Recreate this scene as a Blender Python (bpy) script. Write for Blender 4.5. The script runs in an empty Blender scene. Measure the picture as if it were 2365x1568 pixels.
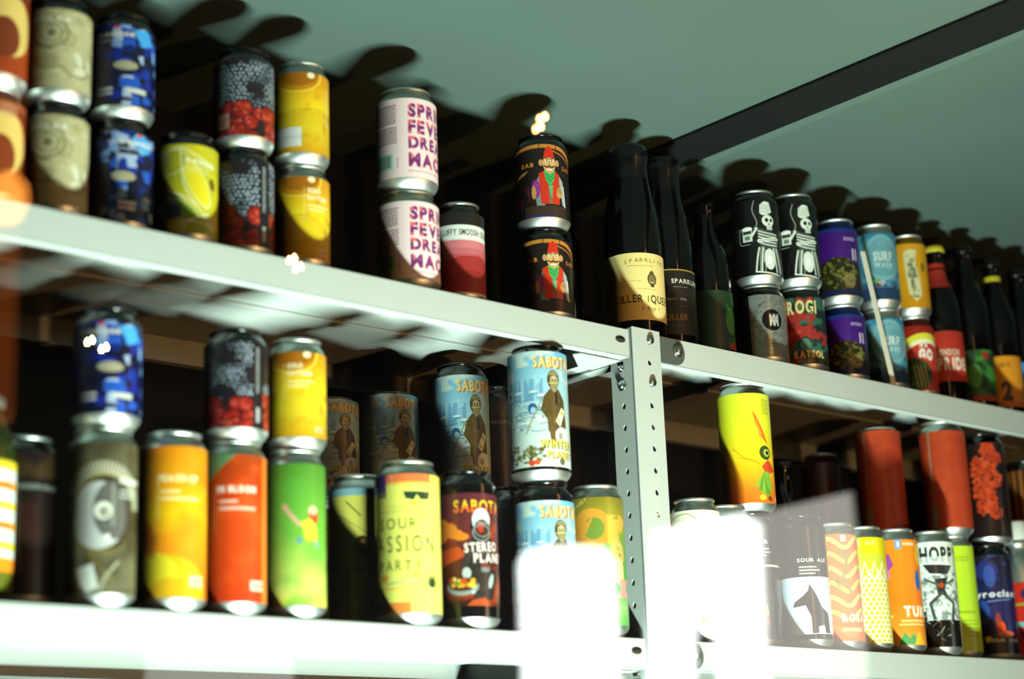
import bpy, bmesh, math, random
import numpy as np
from mathutils import Matrix, Vector

SC = bpy.context.scene
COL = SC.collection
PI = math.pi
Z0 = 1.35          # camera height over the floor; the tables below give mm relative to the camera foot point

def W(x, y, z):    # mm (x along the shelves, y depth, z above camera height) -> metres
    return Vector((x * .001, y * .001, z * .001 + Z0))

# ---------------------------------------------------------------- camera
cam = bpy.data.cameras.new('camera')
cam_ob = bpy.data.objects.new('camera', cam)
COL.objects.link(cam_ob)
SC.camera = cam_ob
_f = 4164.6
_ex = Vector((6145 - 1182.5, 1741 - 784, _f)).normalized()
_ey = Vector((-2558 - 1182.5, 2057 - 784, _f)).normalized()
_ez = _ex.cross(_ey)
if _ez[1] > 0:
    _ez = -_ez
right = Vector((_ex[0], _ey[0], _ez[0]))
down = Vector((_ex[1], _ey[1], _ez[1]))
fwd = Vector((_ex[2], _ey[2], _ez[2]))
m = Matrix((right, -down, -fwd)).transposed().to_4x4()
m.translation = W(0, -1400, 0)
cam_ob.matrix_world = m
cam.sensor_width = 36
cam.lens = _f * 36 / 2365
cam.clip_start = .01
cam.dof.use_dof = True
cam.dof.focus_distance = 2.12
cam.dof.aperture_fstop = 2.7

# ---------------------------------------------------------------- world, lights, exposure
world = bpy.data.worlds.new('world')
SC.world = world
world.use_nodes = True
world.node_tree.nodes['Background'].inputs[0].default_value = (1, .30, .22, 1)
world.node_tree.nodes['Background'].inputs[1].default_value = .0015
SC.view_settings.view_transform = 'Standard'
SC.view_settings.look = 'None'
SC.view_settings.exposure = 0
SC.view_settings.gamma = 1
SC.view_settings.use_curve_mapping = False
SC.cycles.max_bounces = 6
SC.cycles.diffuse_bounces = 0
SC.cycles.glossy_bounces = 3
SC.cycles.transmission_bounces = 4
SC.cycles.caustics_reflective = False
SC.cycles.caustics_refractive = False
SC.cycles.sample_clamp_indirect = 4

def point(name, loc, power, color, radius):
    l = bpy.data.lights.new(name, 'POINT')
    l.energy = power
    l.color = color
    l.shadow_soft_size = radius
    o = bpy.data.objects.new(name, l)
    o.location = loc
    COL.objects.link(o)
    return o
_al = bpy.data.lights.new('cold_tube_light', 'AREA')
_al.shape = 'RECTANGLE'
_al.size = .42; _al.size_y = .05
_al.energy = 100
_al.color = (.80, 1.0, .885)
_ao = bpy.data.objects.new('cold_tube_light', _al)
_ao.location = W(1060, -690, -880)
_ao.rotation_euler = (PI - math.atan2(750, 1480), 0, math.radians(14))
COL.objects.link(_ao)
point('warm_bulb_light', W(1500, -1700, -150), 38, (1, .52, .19), .03)

_wl = bpy.data.lights.new('added_streak_light', 'AREA')  # tube added out of frame to draw warm streaks on the cans
_wl.shape = 'RECTANGLE'
_wl.size = .014; _wl.size_y = .58
_wl.energy = 1.1
_wl.color = (1, .50, .17)
_wo = bpy.data.objects.new('added_streak_light', _wl)
_wo.location = W(1500, -600, 525)
_wo.rotation_euler = (PI / 2, 0, 0)
COL.objects.link(_wo)

# ---------------------------------------------------------------- helpers
def lin(c):
    return tuple((v / 12.92 if v <= .04045 else ((v + .055) / 1.055) ** 2.4) for v in c)

def hexc(s):
    return tuple(int(s[i:i + 2], 16) / 255 for i in (0, 2, 4))

MATS = {}
def mat(name, col, rough=.5, metal=0., emit=None, strength=0, noise=None, spec=.5):
    if name in MATS:
        return MATS[name]
    m = bpy.data.materials.new(name)
    m.use_nodes = True
    nt = m.node_tree
    b = nt.nodes['Principled BSDF']
    b.inputs['Base Color'].default_value = (*lin(hexc(col)), 1)
    b.inputs['Roughness'].default_value = rough
    b.inputs['Metallic'].default_value = metal
    b.inputs['Specular IOR Level'].default_value = spec
    if emit:
        b.inputs['Emission Color'].default_value = (*lin(hexc(emit)), 1)
        b.inputs['Emission Strength'].default_value = strength
    if noise:
        sc, amt, col2 = noise
        n = nt.nodes.new('ShaderNodeTexNoise'); n.inputs['Scale'].default_value = sc
        n.inputs['Detail'].default_value = 6
        tc = nt.nodes.new('ShaderNodeTexCoord')
        nt.links.new(tc.outputs['Object'], n.inputs['Vector'])
        r = nt.nodes.new('ShaderNodeValToRGB')
        r.color_ramp.elements[0].position = .35
        r.color_ramp.elements[1].position = .7
        r.color_ramp.elements[0].color = (*lin(hexc(col)), 1)
        r.color_ramp.elements[1].color = (*lin(hexc(col2)), 1)
        nt.links.new(n.outputs['Fac'], r.inputs['Fac'])
        nt.links.new(r.outputs['Color'], b.inputs['Base Color'])
        if amt:
            bp = nt.nodes.new('ShaderNodeBump'); bp.inputs['Strength'].default_value = amt
            bp.inputs['Distance'].default_value = .002
            nt.links.new(n.outputs['Fac'], bp.inputs['Height'])
            nt.links.new(bp.outputs['Normal'], b.inputs['Normal'])
    MATS[name] = m
    return m

def link(name, me, m, parent=None, smooth=False):
    if m and not me.materials:
        me.materials.append(m)
    if smooth:
        for p in me.polygons:
            p.use_smooth = True
    o = bpy.data.objects.new(name, me)
    COL.objects.link(o)
    if parent:
        o.parent = parent
    return o

def thing(name, label, cat, loc, rotz=0, group=None):
    o = bpy.data.objects.new(name, None)
    o.empty_display_size = .02
    o.location = loc
    o.rotation_euler = (0, 0, rotz)
    COL.objects.link(o)
    tag(o, label, cat, group)
    return o

def tag(o, label, cat, group=None):
    o['label'] = label
    o['category'] = cat
    if group:
        o['group'] = group
    return o

def lathe(prof, seg=64, name='m', sharp=()):
    """prof: (r, z) in mm, bottom to top"""
    bm = bmesh.new()
    rings = []
    for r, z in prof:
        if r < 1e-6:
            rings.append([bm.verts.new((0, 0, z * .001))])
        else:
            rings.append([bm.verts.new((r * .001 * math.sin(2 * PI * i / seg), -r * .001 * math.cos(2 * PI * i / seg), z * .001)) for i in range(seg)])
    for a, b in zip(rings, rings[1:]):
        for i in range(seg):
            j = (i + 1) % seg
            if len(a) == 1 and len(b) == 1:
                continue
            if len(a) == 1:
                bm.faces.new((a[0], b[j], b[i]))
            elif len(b) == 1:
                bm.faces.new((a[i], a[j], b[0]))
            else:
                bm.faces.new((a[i], a[j], b[j], b[i]))
    bmesh.ops.recalc_face_normals(bm, faces=bm.faces)
    me = bpy.data.meshes.new(name)
    for f in bm.faces:
        f.smooth = True
    bm.to_mesh(me); bm.free()
    return me

def sleeve(R, z0, z1, seg=72, name='label', a0=-PI, a1=PI, dr=.12, edge=1.0, prof=None):
    """printed wrap with UVs: u=.5 is local -Y, v=1 is the top. prof: optional [(r,z)] outline it follows"""
    rows = prof or [(R - edge * .0, z0), (R, z0), (R, z1)]
    rows = [(r + dr, z) for r, z in rows]
    vs = []; uv = []
    zt, zb = rows[-1][1], rows[0][1]
    for r, z in rows:
        for i in range(seg + 1):
            a = a0 + (a1 - a0) * i / seg
            vs.append((r * .001 * math.sin(a), -r * .001 * math.cos(a), z * .001))
            uv.append((.5 + a / (2 * PI), (z - zb) / (zt - zb)))
    fs = []
    n = seg + 1
    for j in range(len(rows) - 1):
        if rows[j] == rows[j + 1]:
            continue
        for i in range(seg):
            fs.append((j * n + i, j * n + i + 1, (j + 1) * n + i + 1, (j + 1) * n + i))
    me = bpy.data.meshes.new(name)
    me.from_pydata(vs, [], fs)
    ul = me.uv_layers.new(name='UVMap')
    for p in me.polygons:
        p.use_smooth = True
        for li in p.loop_indices:
            ul.data[li].uv = uv[me.loops[li].vertex_index]
    return me

def box_mesh(boxes, bevel=0, name='m'):
    """boxes: list of (x0,y0,z0,x1,y1,z1) mm in local coordinates"""
    bm = bmesh.new()
    for x0, y0, z0, x1, y1, z1 in boxes:
        r = bmesh.ops.create_cube(bm, size=1)
        for v in r['verts']:
            v.co = Vector(((x0 + x1) / 2 + v.co.x * (x1 - x0), (y0 + y1) / 2 + v.co.y * (y1 - y0), (z0 + z1) / 2 + v.co.z * (z1 - z0))) * .001
    if bevel:
        bmesh.ops.bevel(bm, geom=bm.edges[:], offset=bevel * .001, segments=2, affect='EDGES', profile=.5)
    me = bpy.data.meshes.new(name)
    bm.to_mesh(me); bm.free()
    return me

# ---------------------------------------------------------------- drawing the printed labels
_fontcache = {}
def glyph(ch, bold):
    key = (ch, bold)
    if key in _fontcache:
        return _fontcache[key]
    cu = bpy.data.curves.new('t', 'FONT')
    cu.body = ch
    cu.size = 1
    cu.resolution_u = 3
    cu.offset = bold
    ob = bpy.data.objects.new('t', cu)
    me = ob.to_mesh()
    me.calc_loop_triangles()
    co = np.array([v.co[:2] for v in me.vertices]) if len(me.vertices) else np.zeros((0, 2))
    tr = np.array([co[list(t.vertices)] for t in me.loop_triangles]) if len(me.loop_triangles) else np.zeros((0, 3, 2))
    ob.to_mesh_clear()
    bpy.data.objects.remove(ob)
    bpy.data.curves.remove(cu)
    if len(tr):
        lo, hi = tr[:, :, 0].min(), tr[:, :, 0].max()
        tr = tr - np.array([lo, 0])
        wd = hi - lo
    else:
        wd = .3
    _fontcache[key] = (tr, wd)
    return _fontcache[key]
CAP = .73

class Cv:
    def __init__(s, R, hmm, bg, seed=1, w=900):
        s.R = R
        s.k = w / (2 * PI * R)
        s.w = w
        s.hmm = hmm
        s.h = max(8, int(hmm * s.k))
        s.a = np.zeros((s.h, s.w, 3), np.float32)
        s.a[:] = hexc(bg)
        s.rng = np.random.default_rng(seed)
        s.rd = random.Random(seed)
        yy, xx = np.mgrid[0:s.h, 0:s.w]
        s.X = (xx + .5 - s.w / 2) / s.k
        s.Y = (yy + .5) / s.k
    def S(s, f):                       # screen fraction -1..1 -> arc mm
        return s.R * math.asin(max(-1, min(1, f)))
    full = False
    def squeeze(s, x0, k):             # following shapes are drawn narrower about x0
        s.X0 = s.X; s.X = (s.X - x0) / k + x0; s.full = True
    def unsqueeze(s):
        s.X = s.X0; s.full = False
    def bb(s, x0, y0, x1, y1):
        if s.full:
            return 0, s.w, max(0, int(y0 * s.k) - 1), min(s.h, int(y1 * s.k) + 2)
        a = max(0, int((x0 + PI * s.R) * s.k) - 1); b = min(s.w, int((x1 + PI * s.R) * s.k) + 2)
        c = max(0, int(y0 * s.k) - 1); d = min(s.h, int(y1 * s.k) + 2)
        return a, b, c, d
    def put(s, reg, msk, col, al=1., clip=None):
        a, b, c, d = reg
        if a >= b or c >= d:
            return
        if clip is not None:
            msk = msk & clip(s.X[c:d, a:b], s.Y[c:d, a:b])
        if isinstance(col, str):
            col = hexc(col)
        v = s.a[c:d, a:b]
        v[msk] = v[msk] * (1 - al) + np.array(col, np.float32) * al
    def rect(s, x, y, w, h, col, al=1., clip=None):
        r = s.bb(x, y, x + w, y + h); a, b, c, d = r
        X, Y = s.X[c:d, a:b], s.Y[c:d, a:b]
        s.put(r, (X >= x) & (X <= x + w) & (Y >= y) & (Y <= y + h), col, al, clip)
    def ell(s, x, y, rx, ry, col, al=1., rot=0, ring=0, clip=None):
        m_ = max(rx, ry)
        r = s.bb(x - m_, y - m_, x + m_, y + m_); a, b, c, d = r
        X, Y = s.X[c:d, a:b] - x, s.Y[c:d, a:b] - y
        cs, sn = math.cos(rot), math.sin(rot)
        q = ((X * cs + Y * sn) / rx) ** 2 + ((-X * sn + Y * cs) / ry) ** 2
        k = q <= 1
        if ring:
            k &= q >= (1 - ring / min(rx, ry)) ** 2
        s.put(r, k, col, al, clip)
    def poly(s, pts, col, al=1., clip=None):
        p = np.array(pts, float)
        r = s.bb(p[:, 0].min(), p[:, 1].min(), p[:, 0].max(), p[:, 1].max()); a, b, c, d = r
        if a >= b or c >= d:
            return
        X, Y = s.X[c:d, a:b], s.Y[c:d, a:b]
        k = np.zeros(X.shape, bool)
        for (x0, y0), (x1, y1) in zip(p, np.roll(p, -1, 0)):
            if y0 == y1:
                continue
            k ^= ((Y > y0) != (Y > y1)) & (X < (x1 - x0) * (Y - y0) / (y1 - y0) + x0)
        s.put(r, k, col, al, clip)
    def line(s, pts, wd, col, al=1., clip=None):
        for (x0, y0), (x1, y1) in zip(pts, pts[1:]):
            r = s.bb(min(x0, x1) - wd, min(y0, y1) - wd, max(x0, x1) + wd, max(y0, y1) + wd); a, b, c, d = r
            X, Y = s.X[c:d, a:b], s.Y[c:d, a:b]
            dx, dy = x1 - x0, y1 - y0
            t = np.clip(((X - x0) * dx + (Y - y0) * dy) / (dx * dx + dy * dy + 1e-9), 0, 1)
            s.put(r, (X - x0 - t * dx) ** 2 + (Y - y0 - t * dy) ** 2 <= (wd / 2) ** 2, col, al, clip)
    def curve(s, pts, wd, col, n=14, al=1.):
        P = [np.array(p, float) for p in pts]
        P = [P[0]] + P + [P[-1]]
        out = []
        for i in range(1, len(P) - 2):
            for t in np.linspace(0, 1, n, endpoint=False):
                out.append(.5 * ((2 * P[i]) + (P[i + 1] - P[i - 1]) * t + (2 * P[i - 1] - 5 * P[i] + 4 * P[i + 1] - P[i + 2]) * t * t + (-P[i - 1] + 3 * P[i] - 3 * P[i + 1] + P[i + 2]) * t ** 3))
        out.append(P[-2])
        s.line(out, wd, col, al)
    def text(s, t, x, y, h, col, bold=.0, sx=1., align='l', rot=0., al=1., clip=None, sp=.12, fit=0):
        """x left (or centre), y top of capitals, h cap height, fit = total width; all mm"""
        sc = h / CAP
        if fit:
            sx = fit / (sum(glyph(q, bold)[1] + sp for q in t) - sp) / sc
        adv = 0; parts = []
        for ch in t:
            tr, wd = glyph(ch, bold)
            parts.append((adv, tr))
            adv += wd + (sp if ch != ' ' else sp)
        tot = (adv - sp) * sc * sx
        ox = x - (tot / 2 if align == 'c' else tot if align == 'r' else 0)
        cs, sn = math.cos(rot), math.sin(rot)
        for ad, tr in parts:
            for T in tr:
                lx = (T[:, 0] + ad) * sc * sx
                ly = h - T[:, 1] * sc
                if rot:
                    if align == 'c':
                        lx = lx - tot / 2
                    px = x + lx * cs - ly * sn
                    py = y + lx * sn + ly * cs
                else:
                    px = ox + lx; py = y + ly
                s.tri(px, py, col, al, clip)
    def ft(s, t, s0, s1, y, h, col, bold=.04, **kw):
        s.text(t, s.S(s0), y, h, col, bold, fit=s.S(s1) - s.S(s0), **kw)
    def tri(s, px, py, col, al, clip):
        r = s.bb(px.min(), py.min(), px.max(), py.max()); a, b, c, d = r
        if a >= b or c >= d:
            return
        X, Y = s.X[c:d, a:b], s.Y[c:d, a:b]
        e = []
        for i in range(3):
            j = (i + 1) % 3
            e.append((px[j] - px[i]) * (Y - py[i]) - (py[j] - py[i]) * (X - px[i]))
        k = ((e[0] >= 0) & (e[1] >= 0) & (e[2] >= 0)) | ((e[0] <= 0) & (e[1] <= 0) & (e[2] <= 0))
        s.put(r, k, col, al, clip)
    def grad(s, stops):                # vertical ink gradient: [(y fraction, colour)]
        ys = np.array([q[0] for q in stops]); cs = np.array([hexc(q[1]) for q in stops])
        t = (np.arange(s.h) + .5) / s.h
        for i in range(3):
            s.a[:, :, i] = np.interp(t, ys, cs[:, i])[:, None]
    def vn(s, mm, seed=0):
        rg = np.random.default_rng(seed + 7)
        out = np.zeros((s.h, s.w), np.float32); amp = 1.; tot = 0
        for o in range(3):
            gx = max(2, int(2 * PI * s.R / mm)); gy = max(2, int(s.hmm / mm) + 2)
            g = rg.random((gy + 1, gx)); g = np.concatenate([g, g[:, :1]], 1)
            fx = np.arange(s.w) / s.w * gx; fy = np.arange(s.h) / s.h * gy
            ix = fx.astype(int); iy = fy.astype(int); tx = fx - ix; ty = fy - iy
            tx = tx * tx * (3 - 2 * tx); ty = (ty * ty * (3 - 2 * ty))[:, None]
            v = (g[iy][:, ix] * (1 - tx) + g[iy][:, ix + 1] * tx) * (1 - ty) + (g[iy + 1][:, ix] * (1 - tx) + g[iy + 1][:, ix + 1] * tx) * ty
            out += v * amp; tot += amp; amp *= .5; mm /= 2
        return out / tot
    def blend(s, msk, col):            # msk 0..1 array
        msk = np.clip(msk, 0, 1)[..., None]
        s.a = s.a * (1 - msk) + np.array(hexc(col), np.float32) * msk
    def tiny(s, x, y, w, rows, col, lh=1.5, h=.8, al=.8):   # unreadable small print as broken lines
        for r in range(rows):
            q = x
            while q < x + w:
                l = s.rd.uniform(1, 4)
                s.rect(q, y + r * lh, min(l, x + w - q), h, col, al)
                q += l + .7
    def image(s, name):
        im = bpy.data.images.new(name, s.w, s.h, alpha=False)
        px = np.ones((s.h, s.w, 4), np.float32)
        px[:, :, :3] = s.a[::-1]
        im.pixels.foreach_set(px.ravel())
        im.pack()
        return im

def print_mat(name, cv, rough=.38, metal=0., spec=.5):
    m = bpy.data.materials.new(name)
    m.use_nodes = True
    nt = m.node_tree
    b = nt.nodes['Principled BSDF']
    t = nt.nodes.new('ShaderNodeTexImage')
    t.image = cv.image(name)
    nt.links.new(t.outputs['Color'], b.inputs['Base Color'])
    b.inputs['Roughness'].default_value = rough
    b.inputs['Metallic'].default_value = metal
    b.inputs['Specular IOR Level'].default_value = spec
    return m

# ================================================================ label artwork (flat inks, drawn on the unrolled wrap)
def a_pink(c):
    S = c.S
    c.tiny(S(-.93), 7, S(-.32) - S(-.93), 9, '6a3048', 2.4, 1.2, 1)
    c.tiny(S(-.93), 31, S(-.3) - S(-.93), 8, '6a3048', 2.4, 1.2, 1)
    c.rect(S(-.95), 60, S(-.42) - S(-.95), 18, 'bfe6d2')
    for i in range(13):
        x = S(-.93) + i * 1.75
        c.rect(x, 61, c.rd.choice([.5, .8, 1.1]), 14, '234038')
    c.text('83850014', S(-.33), 76, 2, '8d5a70', rot=-PI / 2)
    rows = ['SPRING', 'FEVER', 'DREAM', 'MACHINE']
    for i, t in enumerate(rows):
        y = 6 + i * 18
        h = 14 if i != 2 else 12.5
        x = S(.06)
        if t[0] == 'M':
            y += 0
        c.text(t, x, y, h, '7d2f74', .055, .92, sp=.09)
        c.text(t, x, y, h, 'ee6a78', .055, .92, sp=.09, clip=lambda X, Y, y=y: ((np.sin(X * .62 + y) + np.cos((Y - y) * .36)) > .45))
    c.text('SOUR FRUITED ALE WITH CHERRY AND VANILLA', S(.03), 79, 1.7, '8d4a60', .01)

def a_polar(c):
    c.a[:] = hexc('bdb68a')
    n = c.vn(14, 3); n2 = c.vn(5, 9)
    c.blend((n - .5) * 2.4, '98915f'); c.blend((.45 - n2) * 3, 'd9d3ac')
    for r, w, cl in [(17, 3, '6e6a42'), (14, 2, 'cfcaa0'), (11, 1.6, '7d7a50'), (7, 1.6, 'd6d2aa'), (3.2, 3, '6b683f')]:
        c.ell(c.S(-.22), 27, r, r * .95, cl, .55, ring=w)
    c.ell(c.S(-.22), 27, 5, 5, '8d8b66', .8); c.ell(c.S(-.22), 26.5, 1.8, 1.8, '3f3d26', .8)
    c.curve([(c.S(-.75), 20), (c.S(-.7), 33), (c.S(-.5), 41), (c.S(-.2), 44)], 2.2, '615c37', al=.5)
    c.ell(c.S(.28), 32, 8, 10, '8f8858', .5, ring=2.4)
    for x, y, rx, ry in [(.62, 53, 5, 8), (.66, 66, 8, 5), (.9, 56, 4, 8)]:
        c.ell(c.S(x) + .9, y + 1, rx + 1.2, ry + 1.2, '5c5836', .7, rot=-.3)
        c.ell(c.S(x), y, rx, ry, 'd5d8b6', 1, rot=-.3)
    c.curve([(c.S(-.7), 50), (c.S(-.55), 62), (c.S(-.25), 66), (c.S(.1), 64), (c.S(.4), 74)], 2, '79744a', al=.6)
    c.ell(c.S(-.4), 57, 13, 8, '77724a', .35)
    c.text('POLAR', c.S(-.2), 9, 4.6, 'e9f0dc', .05, 1.5, 'c')

def a_mosaic(c, variant=0):
    c.a[:] = hexc('10163c')
    pal = ['16349c', '2458c0', '7fa6dc', '12246c', 'a9bedc', '0d1030', '14163a', '0b0f2a', '1c2a90', '10103a']
    x = -PI * c.R
    rd = c.rd
    while x < PI * c.R:
        y = -6 + rd.uniform(-5, 5)
        w = rd.uniform(8, 13)
        while y < c.hmm + 8:
            h = rd.uniform(7, 13)
            j = lambda: rd.uniform(-2.6, 2.6)
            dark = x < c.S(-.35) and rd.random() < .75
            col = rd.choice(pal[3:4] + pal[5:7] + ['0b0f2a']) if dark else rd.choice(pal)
            c.poly([(x + j(), y + j()), (x + w + j(), y + j()), (x + w + j(), y + h + j()), (x + j(), y + h + j())], col)
            y += h * .86
        x += w * .82
    c.ell(c.S(.1), 44, 12, 5, 'b9b58a', .9)
    c.poly([(c.S(.3), 5), (c.S(.75), 2), (c.S(.9), 16), (c.S(.6), 22)], '49a7ec')
    sx = -.75 if not variant else -.05
    c.text('DANGER', c.S(sx), 8, 4.3, 'e3e6d6', .05, 1.35)
    c.rect(c.S(sx), 16, 26, 2.2, 'aeb6c0', .8)
    c.ell(c.S(sx) + 20, 2.8, 2, 2.4, 'd5322a')
    c.rect(c.S(sx), 68, 17, 3, 'e6e9da'); c.rect(c.S(sx), 73, 17, 2.6, 'e6e9da')
    if not variant:
        c.rect(c.S(.15), 68, 20, 5, 'cfd6c8')
    else:
        c.rect(c.S(-.12), 12, 1.8, 32, '8f97ad', .7)

def a_leaf(c):
    c.a[:] = hexc('c9c224')
    n = c.vn(20, 5)
    c.blend((n - .5) * 2.4, '9aac20'); c.blend((.4 - n) * 4, 'e6d41e')
    for (x, y, rx, ry, r, cl) in [(-.55, 55, 18, 9, .25, '5c7a20'), (-.15, 66, 20, 10, .55, '6f9426'), (.35, 38, 10, 26, -.5, 'ead929'), (-.5, 18, 18, 12, -.3, 'b0ad1e'), (.4, 80, 18, 9, -.5, '8ba82a')]:
        c.ell(c.S(x), y, rx, ry, cl, .85, rot=r)
        c.ell(c.S(x), y, rx, ry, 'e8efc0', .8, rot=r, ring=.9)
    for p in [[(-46, 26), (-12, 4), (8, 10), (30, 20)], [(-40, 36), (-10, 48), (10, 60), (30, 82)], [(-34, 60), (-4, 74), (26, 76)], [(-6, 4), (-2, 40), (12, 62)], [(-20, 84), (4, 74), (24, 66)]]:
        c.curve(p, 1.1, 'edf2c6')
    c.ell(c.S(-.42), 66, 9, 8, '241a33'); c.ell(c.S(.8), 36, 4, 6, '4b3a20', .8, rot=-.3)
    c.text('DANGER', c.S(-.02), 13, 4.2, 'eef2d0', .05, 1.2, rot=.12)
    c.tiny(c.S(0), 21, 24, 3, 'dfe4b0', 2.6, 1)
    c.text('ALE', c.S(.62), 74, 5, 'dff0dc', .04)

def a_berry(c, side=0):
    c.a[:] = hexc('221a20')
    rd = c.rd
    n_ = c.vn(26, 3 + side)
    for r in range(17):
        for k in range(-22, 23):
            x = k * 4.6 + (r % 2) * 2.3 + rd.uniform(-.7, .7); y = r * 4.1 + rd.uniform(-.7, .7)
            if y > 57 + 4 * math.sin(x * .25) or abs(x) > 96:
                continue
            v = float(n_[min(c.h - 1, max(0, int(y * c.k))), min(c.w - 1, int((x + PI * c.R) * c.k))])
            if v < .36:
                continue
            q = 2.0
            c.ell(x, y, q, q, '2c343e'); c.ell(x, y, q * .85, q * .85, '4c5f70', min(1, (v - .3) * 4), ring=.6); c.ell(x - .2, y - .3, 1.15, 1.05, 'cfe2ee', min(1, (v - .3) * 5))
    x = -100
    while x < 100:
        for y in (62, 76, 88):
            cx, cy, R = x + rd.uniform(-5, 5), y + rd.uniform(-6, 4), rd.uniform(6.5, 11)
            c.ell(cx, cy, R + 1, R + 1, '3a0f0e')
            c.ell(cx, cy, R, R, '8e1e18')
            for _ in range(26):
                a, r = rd.uniform(0, 2 * PI), math.sqrt(rd.random()) * (R - 2)
                c.ell(cx + r * math.cos(a), cy + r * math.sin(a), 1.9, 1.8, rd.choice(['a82a20', 'c23c2c', '9a241c', 'cf5a44']))
        x += 16
    if side == 0:
        c.tiny(c.S(-.98), 10, 22, 16, 'b9c4c0', 2.6, 1)
        c.rect(c.S(-.85), 62, 16, 17, 'd9b8a0'); c.tiny(c.S(-.82), 64, 13, 6, '8d2d24', 2.4, 1.2, 1)
        c.rect(c.S(-.99), 60, 7, 26, '96a096')
    else:
        c.rect(c.S(.52), 0, 13, 90, '15161a')
        c.tiny(c.S(.62), 5, 4, 26, 'c9d6d2', 1.8, 1.1)
        c.rect(c.S(.62), 66, 4, 15, 'dfe6e2', .8)

def a_gold(c, side=0):
    c.grad([(0, 'd89a14'), (.16, 'e8ae18'), (.4, 'f6d422'), (.7, 'fae832'), (1, 'eab81a')])
    n = c.vn(10, 4)
    c.blend((n - .62) * 3, 'c8880c')
    c.ell(c.S(-.15), 2, 26, 19, 'b06c08', .55); c.ell(c.S(-.1), -2, 22, 17, '8a4a06', .5)
    c.ell(c.S(-.15), 2, 27, 20, 'f7dc50', .8, ring=2)
    c.ell(c.S(.35), 3, 4, 3.4, 'fbf3c0')
    s0 = -1 if side == 0 else 0
    for i in range(24):
        y = 40 + i * 2.3
        pts = [(x, y + .012 * (x + 10) ** 2 * (1 if side else .3) - .18 * x) for x in np.linspace(-50, 60, 26)]
        c.line(pts, .75, 'a8660a', al=.55, clip=lambda X, Y: X > (-34 if side == 0 else -14))
    for i in range(46):
        x = -46 + i * 2.4
        c.line([(x, 44 + (0 if side == 0 else 12)), (x + 6, 92)], .6, 'a8660a', al=.3, clip=lambda X, Y: X > (-34 if side == 0 else -8))
    if side == 0:
        c.rect(c.S(-.93), 60, 34, 21, 'e9f1ea')
        c.text('16.05.2021', c.S(-.6), 69, 3.2, 'a8b2ac', .01, 1.1)
        c.tiny(c.S(-.9), 62, 12, 1, '99a098', 2, .9)
        c.tiny(c.S(.85), 14, 6, 14, 'f4e9b0', 3, 1.4)
    else:
        x = c.S(.2) if side == 1 else c.S(-.32)
        c.text('GOLD', x, 12, 4.8, 'fbf6cf', .05, fit=15)
        c.text('DAYTONA', x, 20, 4.8, 'fbf6cf', .05, fit=25)
        c.rect(x, 30, 26, 1.8, 'f5eaa6'); c.rect(x, 34.5, 20, 1.8, 'f5eaa6')
        c.tiny(x - 4, 12, 1.6, 16, 'f5eaa6', 2.3, 1)
        c.rect(c.S(.62), 76, 11, 5, 'efe7bd', .9); c.text('NMW', c.S(.66), 77, 3, 'a06a10', .05)

def a_smoosh(c):
    c.rect(-200, 14, 400, 17, 'e4efe4')
    c.text('LUFFY SMOOSH: SOUR', c.S(-.62), 18.5, 7, '14100f', .02, sp=.1, fit=62); c.text('F', c.S(-.62) - 4, 18.5, 7, '14100f', .02, .5)
    c.rect(-200, 31, 400, 60, 'c86a70')
    for y, col in [(31, 'd07a80'), (40, 'c66870'), (47, 'b9565c')]:
        c.rect(-200, y, 400, 9, col)
    pts = [(-100, 60), (-60, 54), (-30, 60), (0, 50), (25, 48), (60, 58), (100, 54), (100, 100), (-100, 100)]
    c.poly(pts, 'a32e2c')
    c.poly([(-100, 72), (-50, 66), (-20, 74), (15, 64), (50, 70), (100, 66), (100, 100), (-100, 100)], '932320')
    c.rect(-200, 90, 400, 1.6, 'e8dfca')

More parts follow.
